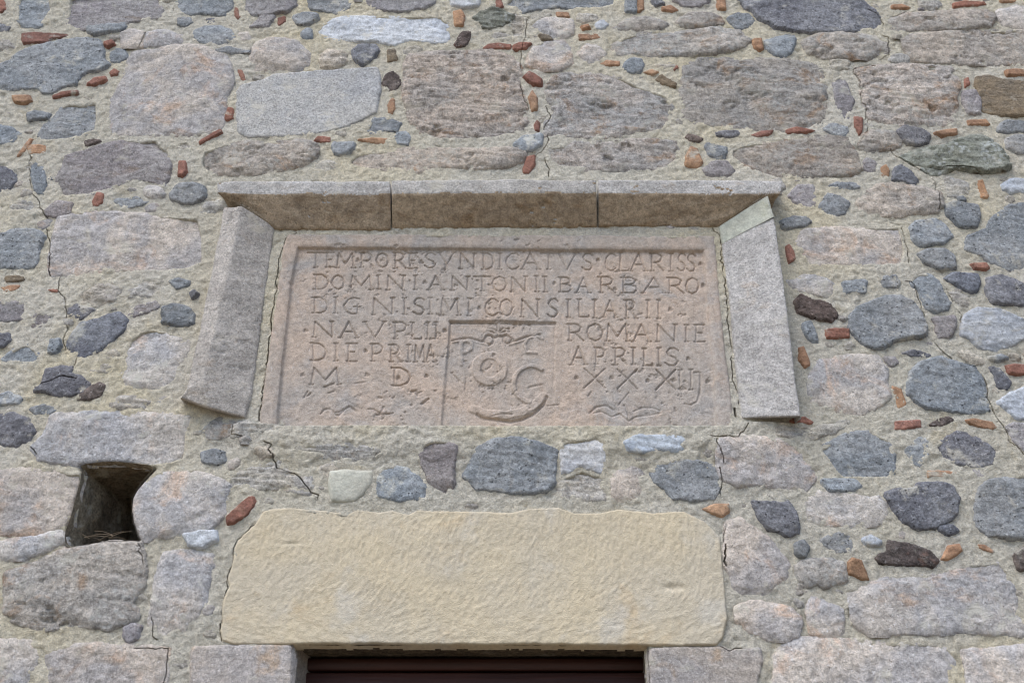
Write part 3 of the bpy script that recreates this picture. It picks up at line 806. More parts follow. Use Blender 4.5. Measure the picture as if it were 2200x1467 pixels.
def emit(X, Z, h, keep, g, K=3):
    """Grid -> verts, faces; cells that a crack crosses are split K x K so the crack stays thin."""
    q = keep[:-1, :-1] & keep[1:, :-1] & keep[:-1, 1:] & keep[1:, 1:]
    near = crack_near((X[:-1, :-1] + X[1:, 1:]) / 2, (Z[:-1, :-1] + Z[1:, 1:]) / 2, g * 1.3) & q
    full = np.arange(X.size).reshape(X.shape)
    c = q & ~near
    F1 = np.stack([full[:-1, :-1][c], full[:-1, 1:][c], full[1:, 1:][c], full[1:, :-1][c]], 1)
    used, inv = np.unique(F1, return_inverse=True)
    V1 = np.stack([X.ravel()[used], -h.ravel()[used], Z.ravel()[used]], 1); F1 = inv.reshape(-1, 4)
    if not near.any(): return V1, F1
    J, I = np.nonzero(near)
    NX = X.shape[1] * K + 1
    quads = []
    for a in range(K):
        for b in range(K):
            fj, fi = J * K + a, I * K + b
            quads.append(np.stack([fj * NX + fi, fj * NX + fi + 1, (fj + 1) * NX + fi + 1, (fj + 1) * NX + fi], 1))
    quads = np.concatenate(quads)
    keys, inv = np.unique(quads, return_inverse=True)
    fj, fi = keys // NX, keys % NX
    j0 = np.minimum(fj // K, X.shape[0] - 2); i0 = np.minimum(fi // K, X.shape[1] - 2)
    v = fj / K - j0; u = fi / K - i0
    def bil(A): return (A[j0, i0] * (1 - u) + A[j0, i0 + 1] * u) * (1 - v) + (A[j0 + 1, i0] * (1 - u) + A[j0 + 1, i0 + 1] * u) * v
    x2, z2, h2 = apply_cracks(bil(X), bil(Z), bil(h), g / K)
    V2 = np.stack([x2, -h2, z2], 1)
    return np.concatenate([V1, V2]), np.concatenate([F1, inv.reshape(-1, 4) + len(V1)])

def sharpen(me, depth_limit):
    """Flat-shade the faces that plunge into cracks, so the arris stays crisp."""
    n = len(me.polygons); nr = np.empty(n * 3, np.float32)
    me.polygons.foreach_get("normal", nr)
    steep = np.abs(nr.reshape(-1, 3)[:, 1]) < depth_limit
    me.polygons.foreach_set("use_smooth", ~steep)
    me.update()
    return me

def grid_faces(keep):
    """keep: bool (nz,nx) of vertices; quads whose four corners are kept, facing -y."""
    idx = -np.ones(keep.shape, np.int64)
    idx[keep] = np.arange(keep.sum())
    q = keep[:-1, :-1] & keep[1:, :-1] & keep[:-1, 1:] & keep[1:, 1:]
    a = idx[:-1, :-1][q]; b = idx[:-1, 1:][q]; c = idx[1:, 1:][q]; d = idx[1:, :-1][q]
    return np.stack([a, b, c, d], 1)

ztop = float(wall_pt(1100, 905, .018)[1]); xl0 = float(wall_pt(500, 910)[0]); xr0 = float(wall_pt(1712, 910)[0])
def ledge(X, Z):
    win = sstep(xl0, xl0 + .03, X) * (1 - sstep(xr0 - .05, xr0, X))
    return win * (Z < ztop + 0.004 * fbm(X * 12, Z * 0, 55, 3)) * sstep(ztop - .15, ztop - .05, Z)

def stone_height(kind, X, Z, sd, seed, cx, cz, rnd):
    pr, pv, r, amp, fr, stz, strata, pits, on, tilt = RELIEF[kind]
    pr = pr + (.0018 if kind not in 'KO' else .0005); pv = pv * .8
    size = max(sd.max(), 0.01)
    r = min(r * (.45 if kind not in 'KOY' else 1), size * 0.6)
    big = min(1.0, size / 0.06)
    h = pr + (rnd.random() * 2 - 1) * pv
    ax, az = (rnd.random(2) * 2 - 1) * tilt
    x, z = X - cx, Z - cz
    h = h + ax * x + az * z + .012 * ledge(X, Z)
    h = h + amp * (0.35 + 0.65 * big) * fbm_axis(x * fr, z * fr * stz, seed, 5, 0.52)
    h = h + (.0023 if kind not in 'KOYMJ' else .0007) * fbm(x * 75, z * 85, seed + 3, 3, 0.7)
    ridge = 1 - np.abs(fbm_axis(x * fr * 0.7, z * fr * 5.0 + 0.6 * x * fr, seed + 31, 4, 0.55)) * 2
    h = h - strata * sstep(0.35, 0.95, ridge) * 1.5
    pn = fbm_axis(x * 26, z * 46, seed + 51, 4, 0.62); pm = fbm(x * 8, z * 11, seed + 61, 2)
    h = h - pits * sstep(0.18, 0.5, pn) * sstep(-0.2, 0.35, pm)
    # broken facets struck off the sides
    ext = np.hypot(np.ptp(X), np.ptp(Z)) * .5
    if kind not in 'YMJ':
        for _ in range(5):
            a = rnd.random() * 6.283; k = ext * rnd.uniform(.30, .75); sl = rnd.uniform(.06, .30) * (1 if kind not in 'KO' else .6)
            jag = .35 * ext * .12 * fbm(x * 22, z * 22, seed + int(a * 50), 3, .6)
            h = h - np.minimum(sl * np.maximum(0, x * math.cos(a) * .8 + z * math.sin(a) * 1.25 - k + jag), .0035 if kind in 'LERT' else .010)
    # broken, rounded edge
    if kind in 'LERT':          # worn stones sink gently under the mortar that laps over them
        rb = min(.030, size * .7)
        edge = .0065 * np.clip(1 - sd / rb, 0, 1) ** 2
    else:
        t = np.clip(1 - sd / r, 0, 1)
        edge = r * 0.55 * (1 - np.sqrt(np.maximum(0, 1 - t * t)))
    h = h - edge - np.maximum(0, -sd) * 2.2
    return h

PIECES = []      # traced polygons on the wall plane, with kind, brightness
for tile, txt in TILES.items():
    for ln in txt.strip().splitlines():
        head, pts = ln.split(' ', 1)
        kind, _, br = head.partition('*')
        q = tile_pts(tile, pts)
        PIECES.append((kind, float(br or 1), wall_pt(q[:, 0], q[:, 1])))

# the putlog hole's mouth
hole_px = tile_pts((0, 977), "525,75 700,55 850,65 990,85 930,150 870,230 843,280 838,360 855,450 895,548 800,545 700,540 560,570 440,588 430,500 470,400 500,280 540,120")
HOLE = wall_pt(hole_px[:, 0], hole_px[:, 1])

def make_piece(kind, poly, g, seed, pad=0.012):
    rnd = np.random.default_rng(seed)
    p = poly if kind in 'KO' else chaikin(poly, 0.05)
    on = RELIEF[kind][8]
    lo = p.min(0) - pad; hi = p.max(0) + pad
    xs = np.arange(lo[0], hi[0] + g, g); zs = np.arange(lo[1], hi[1] + g, g)
    X, Z = np.meshgrid(xs, zs)
    sd = sdf_poly(np.stack([X, Z], -1), p)
    sd = sd + (.0125 if kind in 'LERT' else .0045 if kind not in 'KO' else .0010) + on * (1.3 * fbm(X * 13, Z * 13, seed, 3, 0.6) + 0.9 * fbm(X * 48, Z * 48, seed + 2, 3, 0.65))
    cx, cz = p.mean(0)
    h = stone_height(kind, X, Z, sd, seed, cx, cz, rnd)
    keep = sd > -pad * 0.9
    if hi[0] > HOLE[:, 0].min() and lo[0] < HOLE[:, 0].max() and hi[1] > HOLE[:, 1].min() and lo[1] < HOLE[:, 1].max():
        sh = sdf_poly(np.stack([X, Z], -1), HOLE)      # stones round the hole are broken off at its mouth
        h = h - .020 * sstep(-.010, .004, sh); keep &= sh < .004
    return X, Z, h, keep, cx, cz

# ------------------------------------------------------------------ the wall
wall = thing("stone_wall", "weathered rubble stone wall of grey and pinkish stones in pale mortar with brick bits", "wall")
piece_rng = np.random.default_rng(11)
for i, (kind, br, poly) in enumerate(PIECES):
    zc = poly[:, 1].mean()
    small = kind in 'KO'
    g = (0.0042 + 0.0016 * np.clip((zc - 2.2) / 2.2, 0, 1)) * (0.62 if small else 1.0)
    X, Z, h, keep, cx, cz = make_piece(kind, poly, g, 100 + i * 13)
    v, f = emit(X, Z, h, keep, g)
    if len(f) == 0: continue
    v = v - np.array([cx, 0, cz])
    name = "brick" if small else "stone"
    v_b = {'R': 1.10, 'T': 1.06, 'L': 1.05, 'J': 1.08, 'B': 1.12, 'D': 1.14, 'V': 1.45, 'E': 1.05, 'K': .95, 'O': .95}.get(kind, 1.0) * br * (1 + piece_rng.normal(0, 0.045))
    warm = piece_rng.normal(0, 0.018)
    link(name, sharpen(mesh_from(name, v, f), .35), MAT[kind], wall, (v_b * (1 + warm), v_b, v_b * (1 - warm)), (cx, 0, cz))

# ---- openings and set-in pieces that interrupt the mortar
PLQ_OUT_PX = np.array([[617, 503], [1000, 504], [1535, 507], [1543, 600], [1556, 740], [1568, 830], [1578, 925], [555, 925], [566, 840], [582, 720], [596, 620], [608, 530]], float)
PLQ_OUT = wall_pt(PLQ_OUT_PX[:, 0], PLQ_OUT_PX[:, 1])
lin_l = tile_pts((0, 977), "1430,1196 1415,1130 1428,1080 1433,940 1473,850 1463,800 1498,700 1508,600 1533,550 1593,490 1650,440")
lin_t = tile_pts((550, 977), "45,370 110,347 250,345 420,357 590,377 660,352 800,372 880,357 980,386 1040,357 1200,362 1500,370 1647,376 1760,347 1950,342 2050,380 2210,375 2330,352 2550,375 2750,362 2890,432 2985,530 2998,700 3020,900 3030,1060 3000,1170 2965,1220 2750,1230 2510,1222")
lin_b = tile_pts((550, 977), "1700,1216 1500,1217 1000,1216 700,1211 300,1216 50,1217 -140,1216")
LINTEL = wall_pt(*np.concatenate([lin_l, lin_t, lin_b]).T)
Z_LINT = float(wall_pt(1000, 1384)[1])
XL = float(wall_pt(623, 1440)[0]); XR = float(wall_pt(1393, 1440)[0])
DOOR = np.array([[XL + .004, -0.2], [XR - .004, -0.2], [XR - .004, Z_LINT + .03], [XL + .004, Z_LINT + .03]])

def mortar_height(X, Z):
    h = 0.0065 * fbm(X * 2.6, Z * 2.6, 901, 3) + 0.0034 * fbm(X * 12, Z * 12, 911, 4, 0.6) + 0.0046 * fbm(X * 64, Z * 64, 921, 3, 0.75)
    dips = fbm(X * 16, Z * 20, 931, 3, 0.6)
    return h - 0.004 * sstep(0.25, 0.6, dips)

ztop = float(wall_pt(1100, 905, .018)[1]); xl0 = float(wall_pt(500, 910)[0]); xr0 = float(wall_pt(1712, 910)[0])

def mortar_sheet(x0, x1, z0, z1, g, polys, cracks=True):
    xs = np.arange(x0, x1 + g * .5, g); zs = np.arange(z0, z1 + g * .5, g)
    X, Z = np.meshgrid(xs, zs)
    D = np.full(X.shape, -1.0)
    def stamp(poly, off=0.0):
        lo = poly.min(0) - .03; hi = poly.max(0) + .03
        i0, i1 = np.searchsorted(xs, [lo[0], hi[0]]); j0, j1 = np.searchsorted(zs, [lo[1], hi[1]])
        if i1 <= i0 or j1 <= j0: return
        sub = np.stack([X[j0:j1, i0:i1], Z[j0:j1, i0:i1]], -1)
        D[j0:j1, i0:i1] = np.maximum(D[j0:j1, i0:i1], sdf_poly(sub, poly) + off)
    for p in polys: stamp(p)
    h = mortar_height(X, Z)
    # sill of mortar carried along under the plaque
    h = h + (0.011 + .005 * fbm(X * 24, Z * 50, 57, 4, .6)) * ledge(X, Z)
    h = h - 0.045 * sstep(0.010, 0.026, D)
    keep = D < 0.036
    for poly in (HOLE, DOOR):
        lo = poly.min(0) - .05; hi = poly.max(0) + .05
        i0, i1 = np.searchsorted(xs, [lo[0], hi[0]]); j0, j1 = np.searchsorted(zs, [lo[1], hi[1]])
        if i1 <= i0 or j1 <= j0: continue
        sub = np.stack([X[j0:j1, i0:i1], Z[j0:j1, i0:i1]], -1)
        s = sdf_poly(sub, poly)
        keep[j0:j1, i0:i1] &= s < g * 0.6
        h[j0:j1, i0:i1] -= 0.025 * sstep(-.012, .004, s)
    if cracks: return emit(X, Z, h, keep, g)
    return np.stack([X[keep], -h[keep], Z[keep]], 1), grid_faces(keep)

CX0, CX1, CZ0, CZ1 = -2.06, 2.06, 1.98, 4.72
polys = [chaikin(p, .08) for _, _, p in PIECES] + [PLQ_OUT - 0, LINTEL]
v, f = mortar_sheet(CX0, CX1, CZ0, CZ1, 0.0043, polys)
link("mortar", sharpen(mesh_from("mortar", v, f), .35), MORTAR, wall)

pb = np.random.default_rng(77)
allp = [chaikin(p) for _, _, p in PIECES] + [PLQ_OUT, LINTEL, HOLE, DOOR] + [wall_pt(*np.array(q, float).T) for q in
        ([[455, 380], [1690, 380], [1690, 430], [455, 430]], [[380, 440], [620, 440], [560, 910], [370, 880]], [[1535, 430], [1680, 430], [1740, 910], [1560, 910]])]
boxes = [(p.min(0), p.max(0)) for p in allp]
peb = {}
placed = []
NC = 9000
cand = wall_pt(pb.uniform(-10, 2210, NC), pb.uniform(-10, 1475, NC)); crad = pb.uniform(.007, .024, NC)
good = np.ones(NC, bool)
for p, (lo_, hi_) in zip(allp, boxes):
    w_ = np.nonzero(good & (cand > lo_ - .05).all(1) & (cand < hi_ + .05).all(1))[0]
    if len(w_): good[w_] &= sdf_poly(cand[w_], p) < -(crad[w_] + .007)
for c, r_ in zip(cand[good], crad[good]):
    if placed and (np.hypot(*(np.array([o for o, _ in placed]) - c).T) < r_ + np.array([q_ for _, q_ in placed]) + .012).any(): continue
    placed.append((c, r_))
    n = 9; an = np.arange(n) * 2 * np.pi / n + pb.uniform(0, 1)
    rad = r_ * pb.uniform(.7, 1.15, n); st = pb.uniform(.5, .95); tl = pb.normal(0, .35)
    q = np.stack([np.cos(an) * rad, np.sin(an) * rad * st], 1)
    q = q @ np.array([[math.cos(tl), math.sin(tl)], [-math.sin(tl), math.cos(tl)]]) + c
    k = pb.choice(list('ELWBP'), p=[.66, .24, .03, .05, .02])
    X, Z, h, keep, _, _ = make_piece(k, q, .0045, int(pb.integers(1 << 20)), pad=.008)
    h = h - pb.uniform(.001, .005)
    ff = grid_faces(keep)
    if len(ff) == 0: continue
    L = peb.setdefault(k, [[], [], 0]); vv = np.stack([X[keep], -h[keep], Z[keep]], 1)
    L[0].append(vv); L[1].append(ff + L[2]); L[2] += len(vv)
    if len(placed) > 95: break
for k, (vv, ff, _) in peb.items():
    tag(link("pebble", mesh_from("pebble", np.concatenate(vv), np.concatenate(ff)), MAT[k], wall, (.9, .9, .9)), kind="stuff")

# ---- the wall goes on outside the picture: coarser masonry of the same make
def to_px(q, h=0.0):
    d = np.stack([q[:, 0] - CAM[0], np.full(len(q), -h - CAM[1]), q[:, 1] - CAM[2]], 1)
    zc = d @ FWD
    return np.stack([CX + F_PX * d[:, 0] / zc, CY - F_PX * (d @ UPV) / zc], 1)
WX, WZ = 4.2, 5.7
er = np.random.default_rng(23)
ext = {}
ext_polys = []
z = 0.02
while z < WZ - 0.1:
    hgt = er.uniform(.10, .24)
    x = -WX + er.uniform(0, .1)
    while x < WX - .1:
        w = er.uniform(.12, .42) if er.random() < .7 else er.uniform(.06, .14)
        j = er.uniform(.02, .05)
        hh = hgt * er.uniform(.6, .98)
        zz = z + er.uniform(0, hgt - hh + .001)
        c = np.array([[0, .1], [.12, 0], [.5, .03], [.88, 0], [1, .12], [1, .5], [.97, .9], [.85, 1], [.5, .98], [.15, 1], [0, .88], [.02, .5]])
        c = c + er.normal(0, .035, c.shape)
        p = c * [w, hh] + [x, zz]
        x += w + j
        q = to_px(p)
        if np.any((q[:, 0] > -14) & (q[:, 0] < 2214) & (q[:, 1] > -14) & (q[:, 1] < 1481)): continue
        b = (p[:, 0] > XL - .03) & (p[:, 0] < XR + .03) & (p[:, 1] < Z_LINT + .04)
        if b.any(): continue
        # keep clear of the traced stones that reach out of the picture
        bad = False
        for _, _, o in PIECES:
            if o[:, 0].min() - .02 < p[:, 0].max() and o[:, 0].max() + .02 > p[:, 0].min() and o[:, 1].min() - .02 < p[:, 1].max() and o[:, 1].max() + .02 > p[:, 1].min():
                if (sdf_poly(p, o) > -.012).any() or (sdf_poly(o, p) > -.012).any(): bad = True; break
        if bad: continue
        k = er.choice(list('LRTBDPEWM'), p=[.28, .14, .10, .18, .08, .08, .08, .03, .03])
        ext_polys.append(p)
        X, Z, h, keep, _, _ = make_piece(k, p, 0.013, int(er.integers(1 << 20)), pad=.02)
        ff = grid_faces(keep)
        vv = np.stack([X[keep], -h[keep], Z[keep]], 1)
        L = ext.setdefault(k, [[], [], 0])
        L[0].append(vv); L[1].append(ff + L[2]); L[2] += len(vv)
    z += hgt + .03
for k, (vv, ff, _) in ext.items():
    tag(link("stone", mesh_from("stone", np.concatenate(vv), np.concatenate(ff)), MAT[k], wall, (.9, .9, .9)), kind="stuff")
ep = [chaikin(p) for p in ext_polys]
sheets = [mortar_sheet(-WX, CX0, 0, WZ, .016, ep, False), mortar_sheet(CX1, WX, 0, WZ, .016, ep, False),
          mortar_sheet(CX0, CX1, CZ1, WZ, .016, ep, False), mortar_sheet(CX0, CX1, 0, CZ0, .016, ep + polys, False)]
vv, ff, n = [], [], 0
for a, b in sheets:
    vv.append(a); ff.append(b + n); n += len(a)
tag(link("mortar", mesh_from("mortar", np.concatenate(vv), np.concatenate(ff)), MORTAR, wall), kind="stuff")

def box_mesh(name, x0, x1, y0, y1, z0, z1):
    v = [(x, y, z) for z in (z0, z1) for y in (y0, y1) for x in (x0, x1)]
    f = [(0, 2, 3, 1), (4, 5, 7, 6), (0, 1, 5, 4), (2, 6, 7, 3), (0, 4, 6, 2), (1, 3, 7, 5)]
    return mesh_from(name, v, np.array(f), smooth=False)
link("wall_core", box_mesh("wall_core", -WX, WX, .62, .75, 0, WZ), MORTAR, wall)
link("wall_top", box_mesh("wall_top", -WX, WX, -.01, .75, WZ, WZ + .12), MORTAR, wall)
for s in (-1, 1):
    link("wall_end", box_mesh("wall_end", min(s * WX, s * (WX + .1)), max(s * WX, s * (WX + .1)), 0, .75, 0, WZ), MORTAR, wall)

# ---- generic loft over a control net, displaced along its normals
def loft(net, step, amp, fr, seed, stretch=(1, 1), extra=None, jag=0.0):
    """net: (rows, cols, 3). Returns verts, faces of a dense bilinear patch with stone relief."""
    net = np.asarray(net, float)
    def resample(N, axis):
        seg = np.linalg.norm(np.diff(N, axis=axis), axis=-1)
        seg = seg.max(axis=1 - axis)
        parts = []
        for i, L in enumerate(seg):
            n = max(2, int(L / step))
            t = np.linspace(0, 1, n, endpoint=False)
            a = np.take(N, [i], axis); b = np.take(N, [i + 1], axis)
            sh = [1, 1, 1]; sh[axis] = n
            parts.append(a * (1 - t.reshape(sh)) + b * t.reshape(sh))
        parts.append(np.take(N, [N.shape[axis] - 1], axis))
        return np.concatenate(parts, axis)
    G = resample(resample(net, 0), 1)
    # soften the arrises
    for _ in range(2):
        S = G.copy()
        S[1:-1] = G[1:-1] * .5 + (G[:-2] + G[2:]) * .25
        G = S; S = G.copy()
        S[:, 1:-1] = G[:, 1:-1] * .5 + (G[:, :-2] + G[:, 2:]) * .25
        G = S
    du = np.gradient(G, axis=1); dv = np.gradient(G, axis=0)
    nrm = np.cross(du, dv); nrm /= np.linalg.norm(nrm, axis=-1, keepdims=True) + 1e-12
    arc_v = np.cumsum(np.linalg.norm(dv, axis=-1).mean(1)); arc_u = np.cumsum(np.linalg.norm(du, axis=-1).mean(0))
    U, V = np.meshgrid(arc_u, arc_v)
    d = amp * fbm_axis(U * fr * stretch[0], V * fr * stretch[1], seed, 5, 0.55)
    pn = fbm(U * 45, V * 45, seed + 5, 3, .6)
    d = d - amp * 1.2 * sstep(.28, .55, pn) * sstep(0, .4, fbm(U * 8, V * 8, seed + 9, 2))
    if extra is not None: d = d + extra(U, V)
    G = G + nrm * d[..., None]
    nr, nc = G.shape[:2]
    idx = np.arange(nr * nc).reshape(nr, nc)
    q = np.stack([idx[:-1, :-1], idx[:-1, 1:], idx[1:, 1:], idx[1:, :-1]], -1).reshape(-1, 4)
    return G.reshape(-1, 3), q, nrm, (nr, nc)

# ---- putlog hole: a rough-sided shaft running back into the wall
hp = chaikin(HOLE)
dense = []
for a, b in zip(hp, np.roll(hp, -1, 0)):
    n = max(1, int(np.hypot(*(b - a)) / .007))
    dense += [a + (b - a) * k / n for k in range(n)]
dense = np.array(dense)
cen = dense.mean(0)
depths = np.linspace(-0.004, 0.55, 46)
V, nR = [], len(dense)
for k, dp in enumerate(depths):
    s = 1.0 + .03 * math.exp(-dp / .01) - 0.10 * dp / .55
    ring = cen + (dense - cen) * s + np.array([0.16 * max(0, dp - .02), -0.02 * dp])
    ang = np.arange(nR) * .25
    jit = fbm(np.arange(nR) * .11 + 3, np.full(nR, dp * 26), 71, 4, .6) * .011 * min(1, dp / .03 + .2)
    dirn = (dense - cen) / (np.linalg.norm(dense - cen, axis=1, keepdims=True) + 1e-9)
    ring = ring + dirn * jit[:, None]
    V.append(np.stack([ring[:, 0], np.full(nR, dp), ring[:, 1]], 1))
V = np.concatenate(V)
idx = np.arange(len(V)).reshape(len(depths), nR)
nx = np.roll(idx, -1, 1)
Fq = np.stack([idx[:-1], idx[1:], nx[1:], nx[:-1]], -1).reshape(-1, 4)
V = np.concatenate([V, [[cen[0] + .09, .55, cen[1]]]])
cap = np.stack([idx[-1], nx[-1], np.full(nR, len(V) - 1)], 1)
CAVM = stone_mat("grey_brown_cavity_stone", srgb(152, 140, 120), srgb(134, 122, 106), srgb(130, 108, 82), .5, 1.0, dark=.5, mottle=.4, grain=.25, bump=.9)  # grey-brown stone with browner patches, for the hole and the lintel soffit
link("putlog_hole", mesh_from("putlog_hole", V, [Fq, cap]), CAVM, wall, (1, 1, 1))

# ---- door reveal (part of the wall)
RV = 0.13
pl = P3(662, 1440, -RV); pr = P3(1384, 1440, -RV)
def reveal(xf, xb, seed):
    net = [[(xf, -.004, z_), (xb, RV + .03, z_)] for z_ in (0, 1.2, Z_LINT + .02)]
    vv, ff, _, _ = loft(net, .008, .005, 9, seed)
    return mesh_from("door_reveal", vv, ff)
link("door_reveal", reveal(XL, pl[0], 5), MAT['J'], wall, (.9, .9, .9))
link("door_reveal", reveal(XR, pr[0], 6), MAT['J'], wall, (1, .97, .93))

# ------------------------------------------------------------------ plaque with the inscription
PH = 0.003
GLY = {
 'A': [[(.0, 1), (.5, 0), (1, 1)], [(.22, .62), (.78, .62)]], 'B': [[(.15, 0), (.15, 1)], [(0, 0), (.6, 0), (.85, .14), (.8, .36), (.5, .47), (.15, .47)], [(.5, .47), (.9, .58), (.98, .8), (.75, 1), (0, 1)]],
 'C': [[(1, .16), (.75, .0), (.4, .02), (.1, .25), (.0, .55), (.12, .85), (.42, 1), (.75, .97), (1, .82)]],
 'D': [[(.18, 0), (.18, 1)], [(0, 0), (.5, .0), (.85, .2), (1, .52), (.85, .85), (.5, 1), (0, 1)]],
 'E': [[(.2, 0), (.2, 1)], [(0, 0), (1, 0)], [(.2, .48), (.75, .48)], [(0, 1), (1, 1)]],
 'G': [[(.95, .08), (.6, 0), (.25, .12), (.0, .5), (.12, .85), (.45, 1), (.8, .95), (.85, .55)], [(.6, .55), (1, .55)]],
 'I': [[(.5, 0), (.5, 1)]], 'L': [[(.2, 0), (.2, 1), (1, 1), (1, .9)]],
 'M': [[(.05, 1), (.14, 0), (.5, .75), (.88, 0), (.97, 1)]], 'N': [[(.06, 1), (.1, 0), (.9, 1), (.92, 0)]],
 'O': [[(.5, 0), (.85, .15), (1, .5), (.85, .85), (.5, 1), (.15, .85), (0, .5), (.15, .15), (.5, 0)]],
 'P': [[(.2, 0), (.2, 1)], [(0, 0), (.7, 0), (1, .2), (.9, .46), (.6, .56), (.2, .56)]],
 'R': [[(.18, 0), (.18, 1)], [(0, 0), (.6, 0), (.85, .18), (.75, .42), (.45, .52), (.18, .52)], [(.45, .52), (1, 1)]],
 'S': [[(.95, .14), (.7, 0), (.3, .02), (.1, .22), (.25, .42), (.7, .56), (.92, .76), (.7, .98), (.3, 1), (.0, .84)]],
 'T': [[(0, 0), (1, 0)], [(.5, 0), (.5, 1)]], 'V': [[(0, 0), (.5, 1), (1, 0)]], 'Y': [[(0, 0), (.5, .75), (1, 0)], [(.5, .75), (.3, 1.22)]],
 'X': [[(.0, 0), (1, 1)], [(1, 0), (0, 1)]],
}
T0 = (550, 490)
strokes = []      # (px polyline in tile coords, width mm, depth mm)
lr = random.Random(5)
for t0, b0, t1, b1, row, dots in LETTERS:
    for w in row.split():
        ch = w[0]; xa, xb = (float(c) for c in w[1:].split('-'))
        xm = (xa + xb) / 2; k = (xm - 350) / 2500
        top = t0 + (t1 - t0) * k + lr.uniform(-3, 3); base = b0 + (b1 - b0) * k + lr.uniform(-3, 3)
        H = base - top
        for st in GLY[ch]:
            pts = [(xa + (xb - xa) * a + lr.uniform(-2, 2), top + H * b) for a, b in st]
            strokes.append((np.array(pts), 4.8, lr.uniform(4.6, 6.0)))
            for e in (0, -1):            # serifs at the ends of near-vertical strokes
                o = 1 if e == 0 else -2
                dx = pts[e][0] - pts[o][0]; dy = pts[e][1] - pts[o][1]
                if abs(dy) > 1.2 * abs(dx) and abs(dy) > 25 and ch not in 'CGOS':
                    q = pts[e]
                    strokes.append((np.array([(q[0] - 11, q[1] + lr.uniform(-2, 2)), (q[0] + 12, q[1] + lr.uniform(-2, 2))]), 5.6, 4.4))
    for d in dots.split():
        x, y = (float(c) for c in d.split(','))
        strokes.append((np.array([(x - 5, y + 6), (x, y - 7), (x + 8, y + 4), (x - 5, y + 6)]), 7.5, 5.5))
for wmm, dmm, txt in CARVED:
    a = np.array([[float(c) for c in w.split(',')] for w in txt.split()])
    strokes.append((a, wmm + 1.5, dmm))
inner_px = np.array([[640, 531], [1000, 533], [1300, 536], [1512, 537], [1516, 600], [1524, 700], [1532, 800], [1541, 930], [593, 930], [604, 800], [615, 700], [626, 600], [637, 545]], float)
INNER = wall_pt(inner_px[:, 0], inner_px[:, 1], PH)
g = 0.0021
lo = PLQ_OUT.min(0) - .01; hi = PLQ_OUT.max(0) + .01
xs = np.arange(lo[0], hi[0], g); zs = np.arange(lo[1], hi[1], g)
X, Z = np.meshgrid(xs, zs)
so = sdf_poly(np.stack([X, Z], -1), PLQ_OUT) + .003 * fbm(X * 25, Z * 25, 301, 4, .6)
si = sdf_poly(np.stack([X, Z], -1), INNER) + .0012 * fbm(X * 40, Z * 40, 303, 3, .6)
field = sstep(-.004, .004, si)
h = PH + .003 * fbm(X * 9, Z * 9, 305, 4) * (1 - field) - .014 * field
h = h - .005 * np.clip(1 - (-si) / .018, 0, 1) ** 2 * (1 - field)
h = h + field * (.0022 * fbm(X * 7, Z * 9, 307, 4, .55) + .0010 * fbm(X * 70, Z * 70, 309, 3, .7))
h = h + (1 - field) * .0009 * fbm(X * 60, Z * 60, 311, 3, .7)
low = sstep(Z.min() + .26, Z.min() + .06, Z)           # rougher, worn foot of the slab
h = h + field * low * .0028 * fbm(X * 26, Z * 30, 313, 4, .6)
pn = fbm(X * 55, Z * 55, 315, 3, .6)
h = h - .0035 * sstep(.36, .6, pn) * sstep(-.1, .4, fbm(X * 6, Z * 6, 317, 2))
cut = np.zeros_like(h)
em_px = np.array([[966, 690], [1195, 694], [1191, 930], [947, 930], [957, 820]], float)
EMB = wall_pt(em_px[:, 0], em_px[:, 1], PH - .014)
emb_sd = sdf_poly(np.stack([X, Z], -1), EMB)
exl, exr = EMB[:, 0].min(), EMB[:, 0].max()
sunk = sstep(-.0015, .003, emb_sd) * (1 - .75 * sstep(exl + .55 * (exr - exl), exr, X))
h = h - .0065 * sunk
lift = np.zeros_like(h)
near_ = emb_sd > -.03
nxx, nzz = X[near_], Z[near_]
jx = nxx + .0016 * fbm(nxx * 45, nzz * 45, 331, 3); jz = nzz + .0016 * fbm(nxx * 45, nzz * 45, 333, 3)
for wmm, hmm, pts in RAISED:
    q = np.array(pts, float) / 5.643 + np.array([930.0, 660.0])
    L = wall_pt(q[:, 0], q[:, 1], PH - .018)
    d = np.full(X.shape, 1e9)
    for (ax, az), (bx, bz) in zip(L[:-1], L[1:]):
        ex, ez = bx - ax, bz - az; LL = ex * ex + ez * ez + 1e-12
        t = np.clip(((jx - ax) * ex + (jz - az) * ez) / LL, 0, 1)
        d[near_] = np.minimum(d[near_], np.hypot(jx - ax - t * ex, jz - az - t * ez))
    lift = np.maximum(lift, hmm * .0008 * (1 - sstep(wmm * .0005 - .002, wmm * .0005 + .0015, d)))
h = h + lift * np.clip(.9 + .4 * fbm(X * 18, Z * 18, 335, 3), .5, 1.1)
